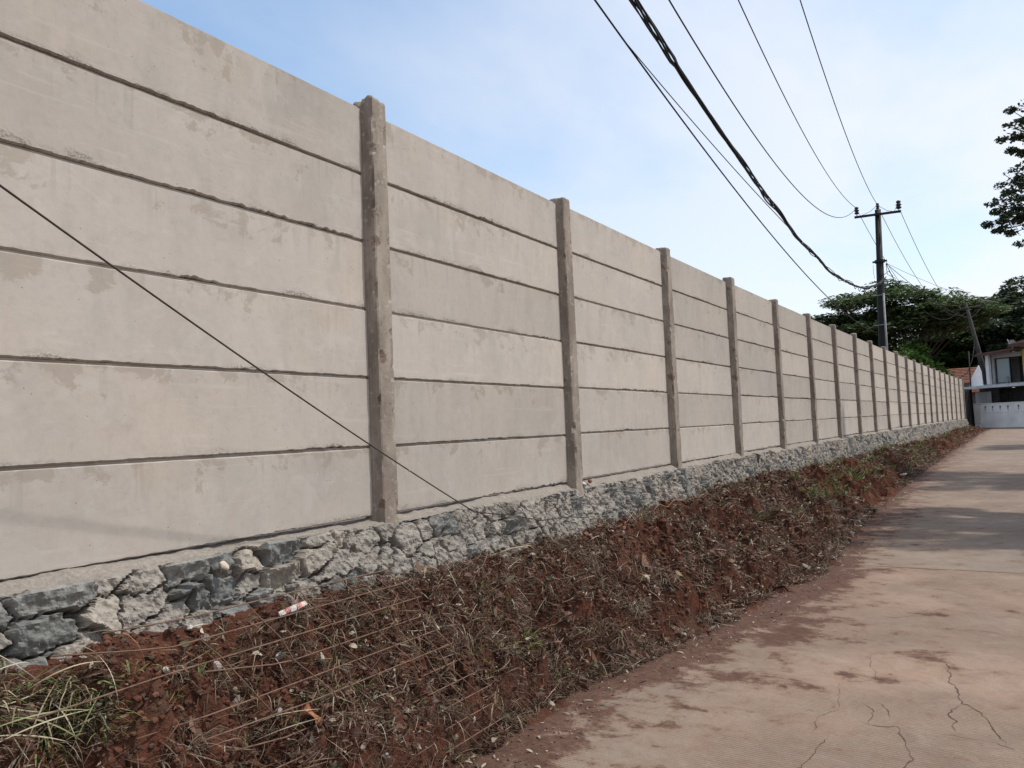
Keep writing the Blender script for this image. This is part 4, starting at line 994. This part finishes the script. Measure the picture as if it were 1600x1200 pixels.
# red tiled roof beyond
rh = empty('house', (3.0, 63.6, -.6), 0, label='low house with a red clay tiled roof behind the end of the wall', cat='house')
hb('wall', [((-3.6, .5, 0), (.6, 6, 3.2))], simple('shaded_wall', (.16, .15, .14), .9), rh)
tileroof('roof', [(-3.4, 0, 2.45), (1.0, 0, 2.45), (1.0, 3.2, 4.45), (-3.4, 3.2, 4.45)], RED, rh, 16)
mb = MB(); mb.add([(.75, .3, 0), (.85, .3, 0), (.85, 6, 0), (.75, 6, 0), (.75, .3, 2.8), (.85, .3, 2.8), (.85, 6, 4.2), (.75, 6, 4.2)], [(0, 3, 2, 1), (4, 5, 6, 7), (0, 1, 5, 4), (1, 2, 6, 5), (2, 3, 7, 6), (3, 0, 4, 7)]); mb.build('gable', DARK, rh)
# ------------------------------------------------------------------ trees
def leaves(centers, radii, n, size, cols, r, tilt=.5, shell=.35):
    """n leaf clusters spread through flattened ellipsoids"""
    k = len(centers); vol = np.array([a*b*c for a, b, c in radii])**.67; pick = r.choice(k, n, p=vol/vol.sum())
    C_ = np.array(centers)[pick]; Rr = np.array(radii)[pick]; d = unit(r.normal(size=(n, 3))); rad = r.random(n)**shell
    P = C_+d*Rr*rad[:, None]
    keep = fbm(P[:, 0]*.9/size*.18, P[:, 1]*.9/size*.18, P[:, 2]*1.6/size*.18, 3, 3)+.35*r.random(n) > -.02
    P = P[keep]; n = len(P); pick = pick[keep]
    nn = unit(np.stack([r.normal(size=n)*tilt, r.normal(size=n)*tilt, np.ones(n)], -1)); t = unit(np.cross(nn, r.normal(size=(n, 3)))); b = np.cross(nn, t)
    s = size*(.5+.8*r.random(n))[:, None]; w = s*(.35+.3*r.random(n))[:, None]
    V = np.stack([P-t*s, P-t*s*.1-b*w, P+t*s, P+t*s*.1+b*w], 1).reshape(-1, 3)
    F = np.arange(n*4).reshape(n, 4)
    col = np.array(cols)[r.integers(0, len(cols), n)]*(.75+.5*r.random(n))[:, None]*(.8+.4*h3(pick, pick*0, pick*0))[:, None]
    return V, F, np.repeat(col, 4, axis=0)
def tree(name, base, trunk, limbs, centers, radii, n, size, cols, seed, label, cat='tree', group=None, tilt=.5, shell=.35, extra=None):
    r = np.random.default_rng(seed); root = empty(name, base, label=label, cat=cat, group=group); b0 = np.array(base)
    mb = MB(); mb.tube([Vector(p) for p in trunk[0]], trunk[1], 9)
    for pts, rads in limbs: mb.tube([Vector(p) for p in pts], rads, 6)
    mb.build('trunk', BARK, root, True)
    parts = [leaves(centers, radii, n, size, cols, r, tilt, shell)]
    if extra: parts += extra
    V_, F_, C_ = join(parts); link('crown', mesh('crown', V_, F_, LEAF, False, {'Col': C_}), root)
    return root
DG = [(.045, .075, .022), (.06, .10, .028), (.035, .055, .02), (.075, .11, .035)]
MG = [(.07, .13, .03), (.10, .17, .04), (.05, .095, .025), (.12, .18, .055)]
BK = [(.045, .064, .034), (.062, .085, .044), (.036, .05, .028), (.078, .10, .052)]
def auto_tree(name, base, h, rx, ry, npads, n, size, cols, seed, label, flat=.16, low=.35, group=None, tilt=.5, trunk_r=.35, dome=1.0):
    r = np.random.default_rng(seed); cs = []; rs = []; limbs = []
    fork = np.array([0, 0, h*low*.8])
    for k in range(npads):
        u = r.random(); a = r.random()*2*math.pi; rho = math.sqrt(u)*.82
        zt = low+(1-low)*math.sqrt(max(0, 1-rho**2))*dome*(.55+.45*r.random()) if k > npads*.25 else low+(1-low)*.5*r.random()
        c = np.array([math.cos(a)*rho*rx, math.sin(a)*rho*ry, h*min(zt, .96)]); pr = (.16+.16*r.random())
        cs.append(c); rs.append((rx*pr*1.5, ry*pr*1.5, h*flat*(.5+.7*r.random())))
        m = fork+(c-fork)*.5+np.array([0, 0, -.04*h])*r.random()
        if k % 2 == 0 or k < 10: limbs.append(([fork-np.array([0, 0, .2]), m, c], [trunk_r*.24, trunk_r*.13, trunk_r*.05]))
    return tree(name, base, ([(0, 0, -.2), (.1*trunk_r, 0, h*low*.4), tuple(fork)], [trunk_r*1.25, trunk_r, trunk_r*.7]), limbs, cs, rs, n, size, cols, seed, label, group=group, tilt=tilt)
# spreading rain tree behind the wall
auto_tree('rain_tree', (-1.9, 63.5, -.8), 11.4, 6.3, 6.0, 60, 70000, .19, [(.066, .10, .040), (.09, .135, .05), (.05, .072, .031), (.115, .15, .066)], 4, 'wide spreading green tree in flat tiers behind the tall pole', flat=.050, low=.42, tilt=.28, trunk_r=.4)
auto_tree('round_tree', (-6.3, 61, -.8), 7.9, 2.2, 2.2, 26, 12000, .18, MG, 14, 'small dark green tree just showing over the wall left of the spreading tree', flat=.09, low=.5, trunk_r=.2)
# bright undergrowth just behind the wall
auto_tree('leafy_shrub', (-1.2, 59, -.8), 6.3, 2.6, 2.0, 30, 20000, .14, [(.10, .19, .035), (.13, .22, .05), (.07, .13, .03)], 24, 'bright green bushy shrub behind the wall right of the tall pole', flat=.13, low=.35, trunk_r=.15)
auto_tree('leafy_shrub', (-1.0, 62.6, -.8), 5.4, 1.7, 1.7, 24, 14000, .15, [(.085, .15, .03), (.11, .18, .045), (.06, .11, .03)], 25, 'mid green shrub behind the wall beside the red tiled roof', flat=.13, low=.3, trunk_r=.15)
auto_tree('broad_tree', (1.6, 73.5, -.8), 9.0, 3.6, 3.4, 40, 34000, .2, DG, 6, 'dark green tree behind the red tiled roof', flat=.08, low=.3, tilt=.4)
auto_tree('broad_tree', (4.6, 78, -.8), 11.2, 4.3, 4.0, 46, 40000, .22, BK, 7, 'near black dense tree behind the distant leaning pole', flat=.09, low=.3)
auto_tree('broad_tree', (9.6, 76, -.8), 13.6, 4.6, 4.4, 46, 46000, .22, BK, 8, 'tallest dark tree above the brown roof at the right edge', flat=.09, low=.3)
auto_tree('broad_tree', (6.4, 71, -.8), 9.6, 3.2, 3.0, 40, 34000, .2, BK, 9, 'dense dark tree directly behind the far house', flat=.09, low=.25)
auto_tree('broad_tree', (-2.0, 80, -.8), 8.6, 6.0, 4.0, 40, 30000, .24, BK, 10, 'low shadowy tree far behind the spreading tree', flat=.09, low=.25)
# roadside trees on the right whose branches reach into the picture and shade the road
TIP = [[4.08, 17.21, 7.21], [4.25, 17.33, 6.94], [4.0, 17.18, 6.84], [4.17, 17.3, 6.59], [3.87, 17.12, 6.56], [4.02, 17.24, 6.3], [4.24, 17.37, 6.22], [3.84, 17.16, 5.78], [4.08, 17.31, 5.65], [3.75, 17.13, 5.52], [3.9, 17.23, 5.37], [4.14, 17.38, 5.21], [3.55, 17.03, 5.12], [3.66, 17.11, 4.94], [3.87, 17.24, 4.86], [3.46, 17.01, 4.64], [3.66, 17.14, 4.51], [3.9, 17.29, 4.43], [4.07, 17.41, 4.2], [3.74, 17.17, 4.72], [4.05, 17.36, 4.71]]
tb = np.array((7.2, 17.9, -1.0)); r = np.random.default_rng(31); cs = []; rs = []; limbs = []
for p in TIP:
    c = np.array(p)-tb; cs.append(c); rs.append((.15, .15, .085))
hub = [np.array((5.1, 17.7, 6.2))-tb, np.array((4.9, 17.6, 4.6))-tb]
for c in cs: 
    h_ = hub[0] if c[2]+tb[2] > 6 else hub[1]; limbs.append(([h_, h_*.45+c*.55+np.array([0, 0, .06]), c], [.03, .016, .005]))
n0 = len(cs)
for k in range(60):
    a = r.random()*6.28; rho = math.sqrt(r.random()); c = np.array([math.cos(a)*rho*2.5, math.sin(a)*rho*2.6, 6.4+1.9*(r.random()*2-1)*math.sqrt(max(.05, 1-rho**2))])
    if c[0]+tb[0] < 4.75: continue
    cs.append(c); rs.append((.55, .55, .32))
    if k % 2: limbs.append(([np.array([0, 0, 4.2]), c*.5+np.array([0, 0, 2.2]), c], [.10, .06, .015]))
for h_ in hub: limbs.append(([np.array([0, 0, 4.0]), h_*.5+np.array([0, 0, 2.1]), h_], [.12, .08, .03]))
# finely leaved tips first, then the mass of the crown
fine = leaves(cs[:n0], rs[:n0], 3000, .05, BK+[(.06, .08, .04)], r, .9, .5)
mid_ = leaves([c+np.array([.35, .1, .05]) for c in cs[:n0]], [(.30, .3, .16)]*n0, 2600, .055, BK, r, .9, .5)
tree('roadside_tree', tuple(tb), ([(0, 0, -.2), (.05, 0, 2.2), (0, 0, 4.3)], [.24, .19, .14]), limbs, cs[n0:], rs[n0:], 15000, .09, BK+[(.06, .09, .03)], 32,
     'dark leafy branches of a roadside tree reaching in at the right edge', tilt=.9, extra=[fine, mid_])
def shade_tree(base, cx, seed, label, h=5.2, R=2.35):
    r = np.random.default_rng(seed); cs = []; rs = []; limbs = []
    for k in range(100):
        a = r.random()*6.28; rho = math.sqrt(r.random()); c = np.array([math.cos(a)*rho*R, math.sin(a)*rho*R, h+.7*(r.random()*2-1)]); cs.append(c); rs.append((.42, .42, .22))
        if k % 2: limbs.append(([np.array([0, 0, 3.0]), c*.5+np.array([0, 0, 1.6]), c], [.08, .05, .012]))
    tree('roadside_tree', base, ([(0, 0, -.2), (.05, 0, 1.6), (0, 0, 3.2)], [.18, .14, .1]), limbs, cs, rs, 26000, .085, DG, seed, label, tilt=.9)
shade_tree((6.75, 10.1, -1.05), 0, 51, 'roadside tree out of view on the right, shading the near road')
shade_tree((8.6, 31, -.9), 0, 52, 'roadside tree further along on the right, shading the far road', 6.2, 2.3)
